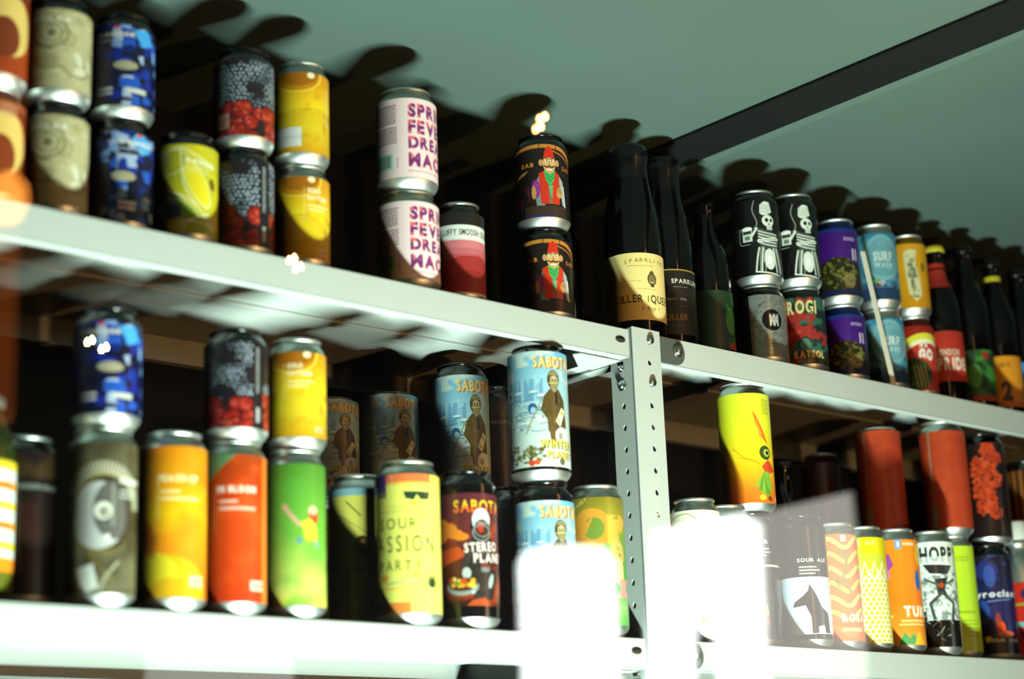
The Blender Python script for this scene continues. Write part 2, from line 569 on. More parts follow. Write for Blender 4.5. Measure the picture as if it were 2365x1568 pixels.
def a_genie(c, bottom=0):
    c.a[:] = hexc('1b1210')
    for x0, y0, rx, ry in [(0, 8, 60, 7)]:
        c.curve([(-50, 9), (-30, 5), (-5, 3), (20, 4), (34, 9), (48, 18), (60, 24)], 4.6, 'c48432')
        c.curve([(10, 7), (30, 14), (48, 26)], 2.2, 'a8682a')
        for x in (-28, -2, 18):
            c.line([(x, 0), (x, 9)], .9, '241510')
    c.poly([(-46, 42), (-26, 33), (-16, 31), (-22, 36)], 'c89a3c')
    c.curve([(-50, 46), (-34, 38), (-22, 35)], 1.2, '8a5a26')
    c.text('SAB', -25, 22, 5, 'e08a2a', .05, 1.1)
    c.text('SAB', 26, 25, 5, 'b8682a', .05)
    for i in range(40):
        x = c.rd.uniform(-46, -14); y = c.rd.uniform(48, 74)
        c.line([(x, y), (x + c.rd.uniform(-3, 3), y + c.rd.uniform(2, 6))], .7, c.rd.choice(['7a1a18', '2a2258', '5c1c3a', '8a2418']))
    c.rect(c.S(-.99), 56, 9, 30, '7a4418')
    x = 9
    c.squeeze(x, .78)
    c.poly([(x - 24, 50), (x - 14, 36), (x - 10, 40), (x - 8, 74), (x - 20, 74)], '7e8c8e')      # sleeves
    c.poly([(x + 14, 36), (x + 22, 44), (x + 27, 74), (x + 20, 72)], 'a9b6b4')
    c.line([(x + 23, 50), (x + 26, 76)], 2.2, 'dfe8e2')
    c.poly([(x - 16, 37), (x - 7, 32), (x + 8, 32), (x + 16, 37), (x + 15, 72), (x - 12, 72)], '7a6e58')
    c.poly([(x - 16, 36), (x - 6, 32), (x - 3, 50), (x - 1, 72), (x - 13, 72)], 'd8371c')
    c.poly([(x + 7, 32), (x + 15, 36), (x + 15, 72), (x + 3, 72), (x + 4, 50)], 'd8371c')
    for yy in range(36, 72, 2):
        c.line([(x - 15, yy), (x - 3, yy + 1)], .5, '9c2412', al=.7); c.line([(x + 5, yy), (x + 14, yy + 1)], .5, '9c2412', al=.7)
    c.poly([(x - 8, 32), (x + 9, 32), (x + 7, 44), (x + 1, 50), (x - 6, 44)], '3fb45c')
    c.line([(x - 6, 36), (x + 1, 41), (x + 8, 35)], .9, '1f6a34'); c.line([(x - 5, 41), (x + 1, 45), (x + 7, 40)], .9, '1f6a34')
    c.poly([(x - 2, 50), (x + 5, 50), (x + 3, 66)], '6fb07a')
    c.ell(x - 12, 23, 3.4, 4, 'c79a62'); c.ell(x + 13, 23, 3.4, 4, 'c79a62')
    c.ell(x + .5, 24, 9.5, 12, 'd8b070'); c.ell(x + .5, 31, 6, 5, 'cfa468')
    c.poly([(x - 8.5, 17), (x - 5, 6), (x + .5, 3), (x + 6, 6), (x + 9, 17)], 'cf2f1c')
    c.ell(x - 3.6, 21, 2.2, 1.7, 'f0e6c6'); c.ell(x + 4.6, 21, 2.2, 1.7, 'f0e6c6')
    c.ell(x - 3.2, 21, .9, 1, '1b1210'); c.ell(x + 4.3, 21, .9, 1, '1b1210')
    c.line([(x - 6.5, 17.5), (x - 1.5, 18.8)], 1.1, '2a1a12'); c.line([(x + 2, 18.8), (x + 7, 17.5)], 1.1, '2a1a12')
    c.poly([(x, 20), (x + 3, 27), (x - 1.6, 27)], 'b98848')
    c.curve([(x - 7, 27), (x - 3, 28.5), (x + .5, 27.5), (x + 4, 28.5), (x + 8, 27)], 1.6, '1c1413')
    c.rect(x - 3.5, 30.5, 8, 1.8, 'f2f0dd')
    c.ell(x - 21, 54, 6.5, 11, '8e2f86'); c.ell(x - 21, 54, 4, 7, 'b95ab4', .7, ring=1.2)
    c.ell(x - 24, 58, 3.6, 8, 'c89a58'); c.ell(x + 15, 58, 5, 6.5, 'c99a5a')
    for k in range(3):
        c.line([(x + 12 + k * 2.6, 53), (x + 13 + k * 2.4, 58)], .8, '6a4424')
    c.unsqueeze()
    c.rect(-22, 74, 52, 14, '3a2c22')
    c.text('SABOTAGE', -22, 84.5, 3, '3b2a9c', .04, 1.5)

def a_skel(c):
    c.a[:] = hexc('0a0a0a')
    w = 'd5e8dd'; g = '9fb8ac'; x = c.S(.45)
    c.curve([(x - 14, 2), (x - 17, 16), (x - 12, 34), (x - 16, 42)], .9, g)
    c.poly([(x - 8, 20), (x - 7, 8), (x - 1, 3), (x + 6, 4), (x + 9, 18), (x + 1, 23), (x - 5, 23)], w)
    for k in range(4):
        c.line([(x - 5 + k * 3.4, 7), (x - 5 + k * 3, 20)], .6, '5f6f66')
    c.ell(x + 3, 31, 8.5, 8.5, w)
    c.ell(x + 1, 30, 2.4, 3, '0a0a0a'); c.ell(x + 7.5, 30, 1.9, 2.6, '0a0a0a')
    c.poly([(x + 3.5, 33), (x + 5.6, 37), (x + 3.4, 37)], '0a0a0a')
    c.rect(x + .5, 38, 8, 6, w)
    for k in range(4):
        c.line([(x + 1.8 + k * 1.9, 38.5), (x + 1.8 + k * 1.9, 43.5)], .5, '0a0a0a')
    c.poly([(x - 13, 41), (x - 4, 44), (x + 14, 48), (x + 17, 60), (x + 12, 70), (x - 9, 70), (x - 12, 56)], '3c4a44')
    for k in range(5):
        c.curve([(x - 11, 46 + k * 4), (x, 49 + k * 4.2), (x + 15, 50 + k * 4)], 1.7, w)
    c.line([(x - 11, 60), (x + 16, 56)], 4.4, w); c.line([(x - 11, 60), (x + 16, 56)], .6, '222a26')
    c.line([(x - 13, 42), (x - 19, 52), (x - 23, 47)], 3, w)
    c.rect(x - 32, 43, 13, 17, w); c.rect(x - 31, 44.5, 11, 5, '26302b'); c.rect(x - 29, 52, 7, 6, '6d7d75')
    c.ell(x - 25.5, 42, 7, 3, 'f0fbf4')
    c.curve([(x - 35, 40), (x - 36, 62), (x - 22, 64)], .8, g)
    c.ell(x + 2, 86, 8, 15, w); c.ell(x + 2, 87, 3.2, 6, 'f4fff8')
    for q in (-14, -8, 10, 16):
        c.curve([(x + q * .8, 70), (x + q, 84), (x + q * 1.2, 104)], 2.0, w)
        c.curve([(x + q * .8 + 2, 70), (x + q + 3.4, 84), (x + q * 1.2 + 5, 104)], .8, g)
    c.line([(x - 16, 104), (x + 18, 108)], 2, w)

def a_em(c):
    c.a[:] = hexc('12100e')
    c.rect(c.S(-.5), 0, 200, 100, '8e9690')
    c.blend(np.where(c.X > c.S(-.5), np.clip((c.vn(3, 2) - .5) * 3, 0, .45), 0), '5c645e')
    for i in range(9):
        a = PI * .95 + i * .16
        c.text('ANAGRAMA'[i % 8], c.S(.4) + 23 * math.cos(a), 33 + 26 * math.sin(a), 3.2, '3b433e', .02, rot=a + PI / 2)
    c.ell(c.S(.42), 36, 13.5, 15, '171210')
    c.text('M', c.S(.3), 28, 15, 'd3ddd6', .07, .42); c.text('M', c.S(.3) + 5.6, 28, 15, 'd3ddd6', .07, .42)
    c.text('• • • • •', c.S(-.02), 67, 2, '2b2b26', .05)
    c.text('MEDIUM', c.S(.25), 68, 2.4, '3b433e', .02, 1.5)

def a_rogi(c):
    c.a[:] = hexc('14241f')
    n = c.vn(13, 8)
    c.blend((n - .52) * 9, '2c5b50')
    n = c.vn(15, 21)
    c.blend((n - .6) * 12, '8e2a26')
    c.poly([(c.S(-1), 2), (c.S(-.55), 2), (c.S(-.5), 14), (c.S(-.9), 20)], 'a8342e')
    c.poly([(c.S(-.9), 36), (c.S(-.6), 42), (c.S(-.2), 44), (c.S(.05), 42), (c.S(-.1), 48), (c.S(-.4), 52), (c.S(-.6), 58), (c.S(-.8), 48)], 'b5392f')
    c.text('ROGI', c.S(-.55), 4, 17, 'c9c486', .04, .62)
    c.text('O', c.S(-.12), 8, 9, '7a5c20', .03, .5)
    c.text('RATSOL', c.S(-.4), 70, 9, 'd0a85e', .06, .7)
    c.tiny(c.S(-.3), 82, 24, 2, 'a98f4a', 2.4, 1)
    c.ell(c.S(.1), 62, 7, 8, '3d6e5e'); c.ell(c.S(.45), 27, 6, 8, '2c5548', 1, ring=1.5)

def a_purple(c):
    c.grad([(0, '3a1670'), (.5, '451a80'), (.52, '30104e'), (1, '16101c')])
    c.rect(-200, 0, 400, 5, '1d2f7a')
    c.ell(c.S(.05), 66, 34, 26, '262412')
    n = c.vn(4, 3)
    c.blend(np.where(((c.X - c.S(.1)) / 26) ** 2 + ((c.Y - 62) / 22) ** 2 < 1, np.clip((n - .45) * 5, 0, 1), 0), '6f7434')
    c.ell(c.S(.5), 72, 9, 11, '9a8a5a', .6)
    c.tiny(c.S(.35), 13, 18, 2, 'cdbfe0', 2.6, 1.8)
    c.text('I', c.S(.68), 28, 15, 'd8d4e6', .05, .6); c.text('I', c.S(.8), 28, 15, 'd8d4e6', .05, .6)
    c.rect(-200, 84, 400, 6, '1c2348')

def a_surf(c):
    c.grad([(0, '2f7fa8'), (.35, '3f92b4'), (.75, '2f6f96'), (.82, '1f4468'), (1, '16324e')])
    n = c.vn(8, 5)
    c.ell(c.S(.35), 34, 27, 32, '8fc4c6', .75)
    c.ell(c.S(.35), 34, 22, 27, '5c97a6', .6)
    c.blend(np.clip((n - .5) * 3, 0, .6), '7fb6c0')
    c.text('SURF', c.S(.35), 26, 12, 'cfe6e0', .04, .62, 'c')
    c.text('WAVE', c.S(.35), 41, 7, 'b9d6d4', .03, .8, 'c')
    c.ell(c.S(-.05), 66, 4, 3, '6fb04a'); c.ell(c.S(.2), 69, 5, 3.4, 'c9b7b4', .8); c.ell(c.S(0), 72, 3, 2, '7a2c30')
    c.rect(-200, 76, 400, 20, '1d3f62')

def a_yellowcan(c):
    c.grad([(0, 'd79e1c'), (.4, 'dba41a'), (1, 'cc8f12')])
    c.poly([(c.S(-.2), 12), (c.S(.15), 8), (c.S(.5), 10), (c.S(.4), 26), (c.S(.55), 50), (c.S(.6), 74), (c.S(.3), 84), (c.S(-.05), 72), (c.S(-.15), 44)], 'd3d5a4')
    n = c.vn(4, 11)
    c.blend(np.where((c.X > c.S(-.05)) & (c.X < c.S(.45)) & (c.Y > 16) & (c.Y < 78), np.clip((n - .48) * 6, 0, .9), 0), '6e7a5e')
    c.tiny(c.S(.1), 22, 5, 22, '39432f', 2.2, 1.4)
    c.ell(c.S(.75), 34, 4, 7, '8a6a14')

def a_go(c):
    c.grad([(0, '7e1e14'), (.35, 'a8281a'), (1, 'a52a1c')])
    c.ell(c.S(.55), 56, 50, 46, 'cfcf3a'); c.ell(c.S(.55), 58, 44, 40, 'e4e2b4'); c.ell(c.S(.55), 60, 40, 36, 'b83224')
    c.ell(c.S(-.2), 66, 26, 22, '24401c'); c.blend(np.where(((c.X - c.S(-.1)) / 24) ** 2 + ((c.Y - 66) / 18) ** 2 < 1, np.clip((c.vn(3, 5) - .55) * 6, 0, .7), 0), '5e7a3a')
    for k in range(4):
        c.line([(c.S(-.2) + k * 5, 54), (c.S(-.05) + k * 5, 84)], 1.5, 'a6b184')
    c.text('IPA', c.S(.2), 22, 8, 'dfe0d2', .05, .6)
    c.text('GO', c.S(.12), 32, 14, 'dfe0d2', .08, .62)

def a_tropic(c):
    c.grad([(0, 'dcea34'), (.3, 'e4ea2c'), (.6, 'f0d01c'), (.75, 'eeae1c'), (.88, 'ea8420'), (1, 'e0701c')])
    g1, g2 = '5f9a2a', '86b43a'
    x = c.S(.78)
    c.poly([(c.S(.32), 22), (c.S(.5), 32), (c.S(.72), 52), (c.S(.82), 66), (c.S(.6), 56), (c.S(.42), 40)], 'e0581c')
    c.poly([(c.S(.34), 26), (c.S(.5), 36), (c.S(.74), 62), (c.S(.5), 48)], 'ee9a24')
    c.poly([(c.S(.45), 36), (c.S(.62), 64), (c.S(.52), 56)], 'c9b02a')
    c.ell(x - 3, 76, 9, 9, '33521e'); c.ell(x - 1, 76, 5, 5, 'b9c45a'); c.ell(x, 76, 2.4, 2.6, '1c2614')
    c.poly([(c.S(.55), 94), (c.S(.8), 84), (c.S(.98), 98), (c.S(.7), 104)], 'd64a28')
    for k, (dx, dy) in enumerate([(-.36, 20), (-.26, 26), (-.12, 30), (.02, 31), (.12, 24)]):
        c.poly([(c.S(.62), 100), (c.S(.8), 100), (c.S(.48 + dx + .3), 100 + dy), (c.S(.4 + dx + .22), 98 + dy)], g1 if k % 2 else g2)
    c.curve([(c.S(-.5), 70), (c.S(-.1), 82), (c.S(.2), 86), (c.S(.5), 92)], 1, 'b08a1c', al=.7)
    c.curve([(c.S(-.3), 82), (c.S(.1), 86), (c.S(.5), 88)], .8, 'b08a1c', al=.6)
    c.tiny(c.S(.7), 7, 16, 6, '9aa42c', 3.4, 2)
    c.ell(c.S(.52), 133, 4.6, 3.6, 'e9d42c'); c.ell(c.S(.78), 134, 3.6, 3.2, '7c3c18'); c.rect(c.S(.95), 130, 5, 7, 'e8d9c0')

def a_eye(c):
    n = c.vn(30, 2)
    c.a[:] = hexc('6a664c')
    c.blend(np.clip((n - .4) * 2.5, 0, 1), '3c3826')
    x, y = c.S(.05), 66
    for i in range(34):
        a = -PI * .95 + i * PI * .9 / 33
        c.poly([(x + 30 * math.cos(a - .03), y + 36 * math.sin(a - .03)), (x + 42 * math.cos(a - .02), y + 48 * math.sin(a - .02)), (x + 42 * math.cos(a + .02), y + 48 * math.sin(a + .02)), (x + 30 * math.cos(a + .03), y + 36 * math.sin(a + .03))], 'd2d4b8', .9)
    for i in range(26):
        a = PI * .12 + i * PI * .8 / 25
        c.poly([(x + 26 * math.cos(a - .03), y + 34 * math.sin(a - .03)), (x + 34 * math.cos(a), y + 48 * math.sin(a)), (x + 26 * math.cos(a + .03), y + 34 * math.sin(a + .03))], '8f8c5c', .7)
    c.ell(x, y, 29, 36, '8a7a2c', 1, ring=1.5); c.ell(x + 4, y, 27, 34, '24211a', .55)
    c.ell(x - 4, y + 2, 25, 31, 'c2c8c4'); c.ell(x + 9, y - 3, 18, 27, '4a4842', .8)
    c.ell(x, y - 2, 8, 8, 'e8ecdc'); c.ell(x + 1.5, y - 1, 4.4, 4.6, '5d5a3e'); c.ell(x + 2.5, y - 1, 2, 2.2, 'cfd2bc')
    c.ell(x + 4, y + 22, 2.6, 2.6, 'eef2e6')
    c.tiny(c.S(.5), 33, 26, 1, 'e2ead8', 5, 4.6, 1); c.rect(c.S(.5), 44, 22, 2.6, 'c2cabb', .8); c.rect(c.S(.5), 49, 18, 2.6, 'c2cabb', .8)
    c.tiny(c.S(.28), 38, 3, 20, 'b4bcaa', 2, 1.2)
    c.poly([(c.S(-.8), 118), (c.S(-.2), 112), (c.S(-.05), 134), (c.S(-.35), 138)], 'dfe6dc')
    c.poly([(c.S(-.9), 124), (c.S(-.7), 112), (c.S(-.45), 138), (c.S(-.9), 138)], '6e6a50')
    c.curve([(c.S(-.4), 98), (c.S(0), 116), (c.S(.4), 128)], 1.4, '8a7a34')
    c.curve([(c.S(0), 136), (c.S(.2), 122), (c.S(.5), 110)], 2.4, 'aab094', al=.6)

def a_peach(c):
    c.grad([(0, 'd88a12'), (.25, 'e89e14'), (.45, 'f4c014'), (.6, 'f2a41a'), (1, 'e8741a')])
    n = c.vn(34, 6)
    c.blend(np.clip((n - .5) * 2.4, 0, .8), 'f0861a')
    c.ell(c.S(-.2), 132, 40, 32, 'd8b31c'); c.ell(c.S(-.45), 120, 20, 22, 'e4d22c'); c.ell(c.S(.1), 142, 28, 22, 'e0a81a', .8)
    c.ell(c.S(-.85), 84, 15, 17, 'c8741c'); c.ell(c.S(-.85), 84, 9, 11, 'a0561a'); c.ell(c.S(-.9), 96, 9, 5, 'a8a42a')
    c.poly([(c.S(-.9), 92), (c.S(-.4), 80), (c.S(-.5), 104)], 'a85a18', .5)
    c.ft('PEACH UP', -.42, .7, 27, 6, 'fbf0b4', .07)
    c.rect(c.S(-.35), 41, 18, 2.6, 'f5e6a0', .9); c.rect(c.S(-.35), 47.5, 36, 2.8, 'f5e6a0', .95)
    c.tiny(c.S(-.45), 27, 1.8, 16, 'f5e6a0', 2.6, 1.4)
    c.rect(c.S(.52), 119, 15, 9, 'f3e3c6'); c.text('NMW', c.S(.58), 121.5, 4, 'd8873a', .06)

def a_bloom(c):
    c.grad([(0, 'a8400e'), (.25, 'c83e10'), (.5, 'dc4a14'), (1, 'cf3c12')])
    n = c.vn(16, 6)
    c.blend(np.clip((n - .5) * 2.2, 0, .7), 'ee5a1c')
    c.poly([(-200, -2), (c.S(.15), -2), (c.S(-.35), 12), (c.S(-.75), 26), (c.S(-1), 36), (-200, 40)], '5e8a5c')
    c.blend(np.where(c.X > c.S(.86), .7, 0), 'f09a3a')
    c.ft('IN BLOOM', -.48, .66, 30, 6, 'fbf0dc', .07)
    c.rect(c.S(-.42), 43.5, 17, 2.6, 'f2cfb8', .95); c.rect(c.S(-.42), 50, 35, 2.8, 'f2cfb8', .95)
    c.tiny(c.S(-.55), 30, 1.8, 16, 'f0b890', 2.8, 1.4)
    c.rect(c.S(.52), 119, 15, 9, 'f0d9c8'); c.text('NMW', c.S(.58), 121.5, 4, 'd0603a', .06)

def a_green(c):
    c.grad([(0, '4f8a2c'), (.4, '6cae3e'), (.7, 'a2c452'), (.9, 'd8dc6c'), (1, 'e2da50')])
    n = c.vn(30, 6)
    c.blend(np.clip((n - .5) * 2, 0, .6), '5aa83a')
    c.curve([(c.S(-.3), 44), (c.S(-.1), 52), (c.S(.15), 60)], 4, 'd8a888')
    c.ell(c.S(-.32), 43, 3, 3, 'd8a080')
    c.ell(c.S(.6), 52, 5.5, 8, 'd84a24'); c.ell(c.S(.58), 46, 5, 4.6, 'e8b49a')
    c.poly([(c.S(.2), 58), (c.S(.5), 54), (c.S(.7), 62), (c.S(.72), 76), (c.S(.35), 76)], 'd8d83a')
    c.poly([(c.S(.02), 76), (c.S(.2), 72), (c.S(.22), 80)], '6a86b4'); c.poly([(c.S(.6), 78), (c.S(.72), 76), (c.S(.75), 84)], '7f98b0')
    c.ell(c.S(-.93), 62, 5, 9, 'a8c86a')

def a_passion(c):
    c.a[:] = hexc('e9ec6e')
    c.rect(c.S(-.62), 0, c.S(.7) - c.S(-.62), 8, 'ea7a44'); c.rect(c.S(-.62), 8, c.S(.7) - c.S(-.62), 3, 'f0a84c', .7)
    c.rect(c.S(-1), 0, c.S(-.62) - c.S(-1), 17, '4c3a86'); c.rect(c.S(-1), 17, c.S(-.62) - c.S(-1), 6, '8b7c60')
    c.rect(c.S(.7), 0, 60, 8, 'e6e25a')
    c.poly([(c.S(-.12), 18), (c.S(.68), 18), (c.S(.64), 26), (c.S(.4), 26), (c.S(.3), 21), (c.S(.2), 27), (c.S(-.05), 25)], '2c4430')
    c.poly([(c.S(.1), 28), (c.S(.3), 28), (c.S(.25), 33), (c.S(.14), 33)], 'c8a040', .8)
    c.tiny(c.S(-.5), 33, 20, 1, '8d9040', 2, .7); c.tiny(c.S(-.75), 37.5, 44, 1, '8d9040', 2, .7)
    for i in range(12):
        c.rect(c.S(.3) + (i % 4) * 3.4, 29 + (i // 4) * 4.6, 2, 1.2, '8c7a2a', .8)
    c.line([(c.S(.38), 41), (c.S(.62), 48)], .9, '4d5a34'); c.line([(c.S(.4), 44), (c.S(.55), 40)], .7, '4d5a34')
    dk = '2c3a1c'
    c.ft('SOUR', -.8, .28, 44, 11.5, dk, .0, sp=.25)
    c.ft('ASSION', -.88, .76, 61, 17.5, dk, .0, sp=.3); c.text('P', c.S(-.88) - 13, 61, 17.5, dk, .0, .5)
    c.ft('PARTY', -.82, .4, 86, 11.5, dk, .0, sp=.25)
    c.line([(c.S(.3), 69), (c.S(1), 71)], .8, '5b6f8c')
    for i in range(11):
        a = PI + .25 + i * (PI - .5) / 10
        c.poly([(c.S(.7) - 1.4, 114), (c.S(.7) + 1.4, 114), (c.S(.7) + 15 * math.cos(a), 114 + 21 * math.sin(a))], '2f3f24')
    c.line([(c.S(-.65), 110), (c.S(.3), 106)], 1.1, '6b87a8'); c.line([(c.S(.3), 106), (c.S(.75), 122)], 1, 'a5a44a')
    c.ell(c.S(.25), 102, 4, 4, 'e8a848', .7); c.line([(c.S(.4), 126), (c.S(.7), 136)], .9, '6b6f2c')
    c.rect(c.S(-.98), 113, 40, 3, 'ecc25a', .8); c.rect(c.S(-.98), 128, c.S(.08) - c.S(-.98), 12, 'e27838', .85); c.ell(c.S(-.7), 104, 5, 4, 'f0a03c', .8)

def a_dkyel(c):
    c.a[:] = hexc('e2dc62')
    c.rect(-200, 0, 400, 8, '86b8c4')
    c.line([(c.S(-.4), 14), (c.S(.1), 30)], 1.4, '4d4a22'); c.line([(c.S(-.9), 20), (c.S(.8), 60)], .9, '8a8436')
    c.ell(c.S(.15), 62, 9.5, 11, '3a2a18'); c.ell(c.S(.15), 62, 6, 7, 'c8963c'); c.poly([(c.S(.02), 68), (c.S(.28), 54), (c.S(.24), 66)], '3a2a18')
    c.tiny(c.S(-.3), 84, 24, 1, '5a4a22', 4, 3.4)
    for i in range(8):
        c.text('X', c.S(.2), 112 + i * 3.4, 1.6, 'd8d8b4', .03)
    c.tiny(c.S(-.6), 90, 5, 12, '5a4a22', 2, 1.2)

def a_stereo(c, v=0):
    c.a[:] = hexc('3b1c1c' if not v else '2c1a14')
    n = c.vn(22, 3)
    c.grad([(0, '5c2a30'), (.4, '6a2c26'), (.65, '5c2414'), (1, '2a1410')] if not v else [(0, '33302a'), (.25, '3a2016'), (.7, '6a2a14'), (1, '2a1410')])
    c.blend(np.where(c.Y > 30, np.clip((n - .5) * 4, 0, .8), 0), 'b0401a' if not v else '8a3216')
    if not v:
        for x, y, rx, ry in [(-.85, 34, 12, 9), (-.6, 38, 10, 7), (-.4, 43, 9, 5), (-.2, 46, 8, 4), (-.9, 45, 14, 7)]:
            c.ell(c.S(x), y, rx, ry, 'e8872a')
        c.poly([(c.S(-1), 62), (c.S(-.3), 56), (c.S(0), 66), (c.S(-.9), 78)], 'c8501e')
    else:
        for i in range(120):
            c.ell(c.rd.uniform(-60, 60), c.rd.uniform(12, 90), .5, .5, 'c8c4a0', .8)
        c.ell(c.S(.0), 104, 12, 9, 'c8321c'); c.poly([(c.S(-.1), 96), (c.S(.1), 88), (c.S(.2), 104)], 'e0402a')
    x = c.S(.48)
    if not v:
        c.text('SABOTAGE', c.S(-.42), 7, 13, 'e8c02a', .03, fit=76, sp=.1)
        c.text('SABOTAGE', c.S(-.42), 7, 13, 'e8702a', .03, fit=76, sp=.1, clip=lambda X, Y: Y > 14.5)
    else:
        c.text('SABOTAGE', c.S(-.1), 11, 14, 'e0442a', .03, .6, sp=.1); x = c.S(.8)
    # space-suited figure
    c.poly([(x - 13, 52), (x - 9, 42), (x + 9, 42), (x + 14, 52), (x + 17, 92), (x + 12, 112), (x - 10, 112), (x - 18, 84)], '2c2824')
    c.poly([(x - 14, 50), (x - 24, 78), (x - 19, 84), (x - 9, 60)], '3a342e')
    c.ell(x, 34, 12.5, 14, '1c1a1a'); c.ell(x, 29, 10.5, 13, 'd4dcd4'); c.ell(x + .6, 37, 9.4, 9.6, '8a9690'); c.ell(x + .6, 37, 8.2, 8.6, '3a1814'); c.ell(x - 1.5, 36, 3.6, 6, 'b03a22')
    c.ell(x, 42, 10.5, 9, '7c8a86', 1, ring=1.4); c.line([(x - 10, 31), (x + 10, 32)], 1.2, '9aa49e')
    for q in range(60):
        a, b = x + c.rd.uniform(-14, 14), c.rd.uniform(54, 110)
        c.line([(a, b), (a + c.rd.uniform(-2, 2), b + c.rd.uniform(1, 4))], .5, '544c40', al=.6)
    if not v:
        c.ft('STEREO', -.12, .9, 53, 9.5, 'ecdcd4', .045, rot=-.07)
        c.ft('PLANET', .18, 1, 63.5, 9.5, 'ecdcd4', .045, rot=-.04)
        c.text('SIDE A', c.S(.42), 75, 4.6, 'a03026', .04, .9)
        c.ell(c.S(-.05), 84, 4.6, 6, 'b4beb6'); c.rect(x - 2, 78, 10, 5, '6c7c7a')
        c.ell(c.S(-.2), 98, 17, 9, '8c9690'); c.ell(c.S(-.2), 95.5, 15, 7, '4a2a12')
        for k in range(20):
            c.ell(c.S(-.2) + c.rd.uniform(-12, 12), 94.5 + c.rd.uniform(-4.5, 3), 2.7, 2.5, c.rd.choice(['e8a42a', 'e0c83a', 'c8521e', '7a8a2a', 'f0e070']))
        c.ell(x + 10, 92, 3, 8, 'a8b8b4', 1, rot=.3); c.ell(c.S(.15), 104, 1.8, 1.8, 'c8d0c8')
        c.poly([(x - 18, 118), (x - 12, 112), (x + 2, 109), (x + 8, 118)], 'b04c22')
    else:
        c.text('LUNA', c.S(.55), 80, 10, '8ad84a', .05, .7); c.text('PLANET', c.S(.6), 92, 9, '8ad84a', .05, .7)

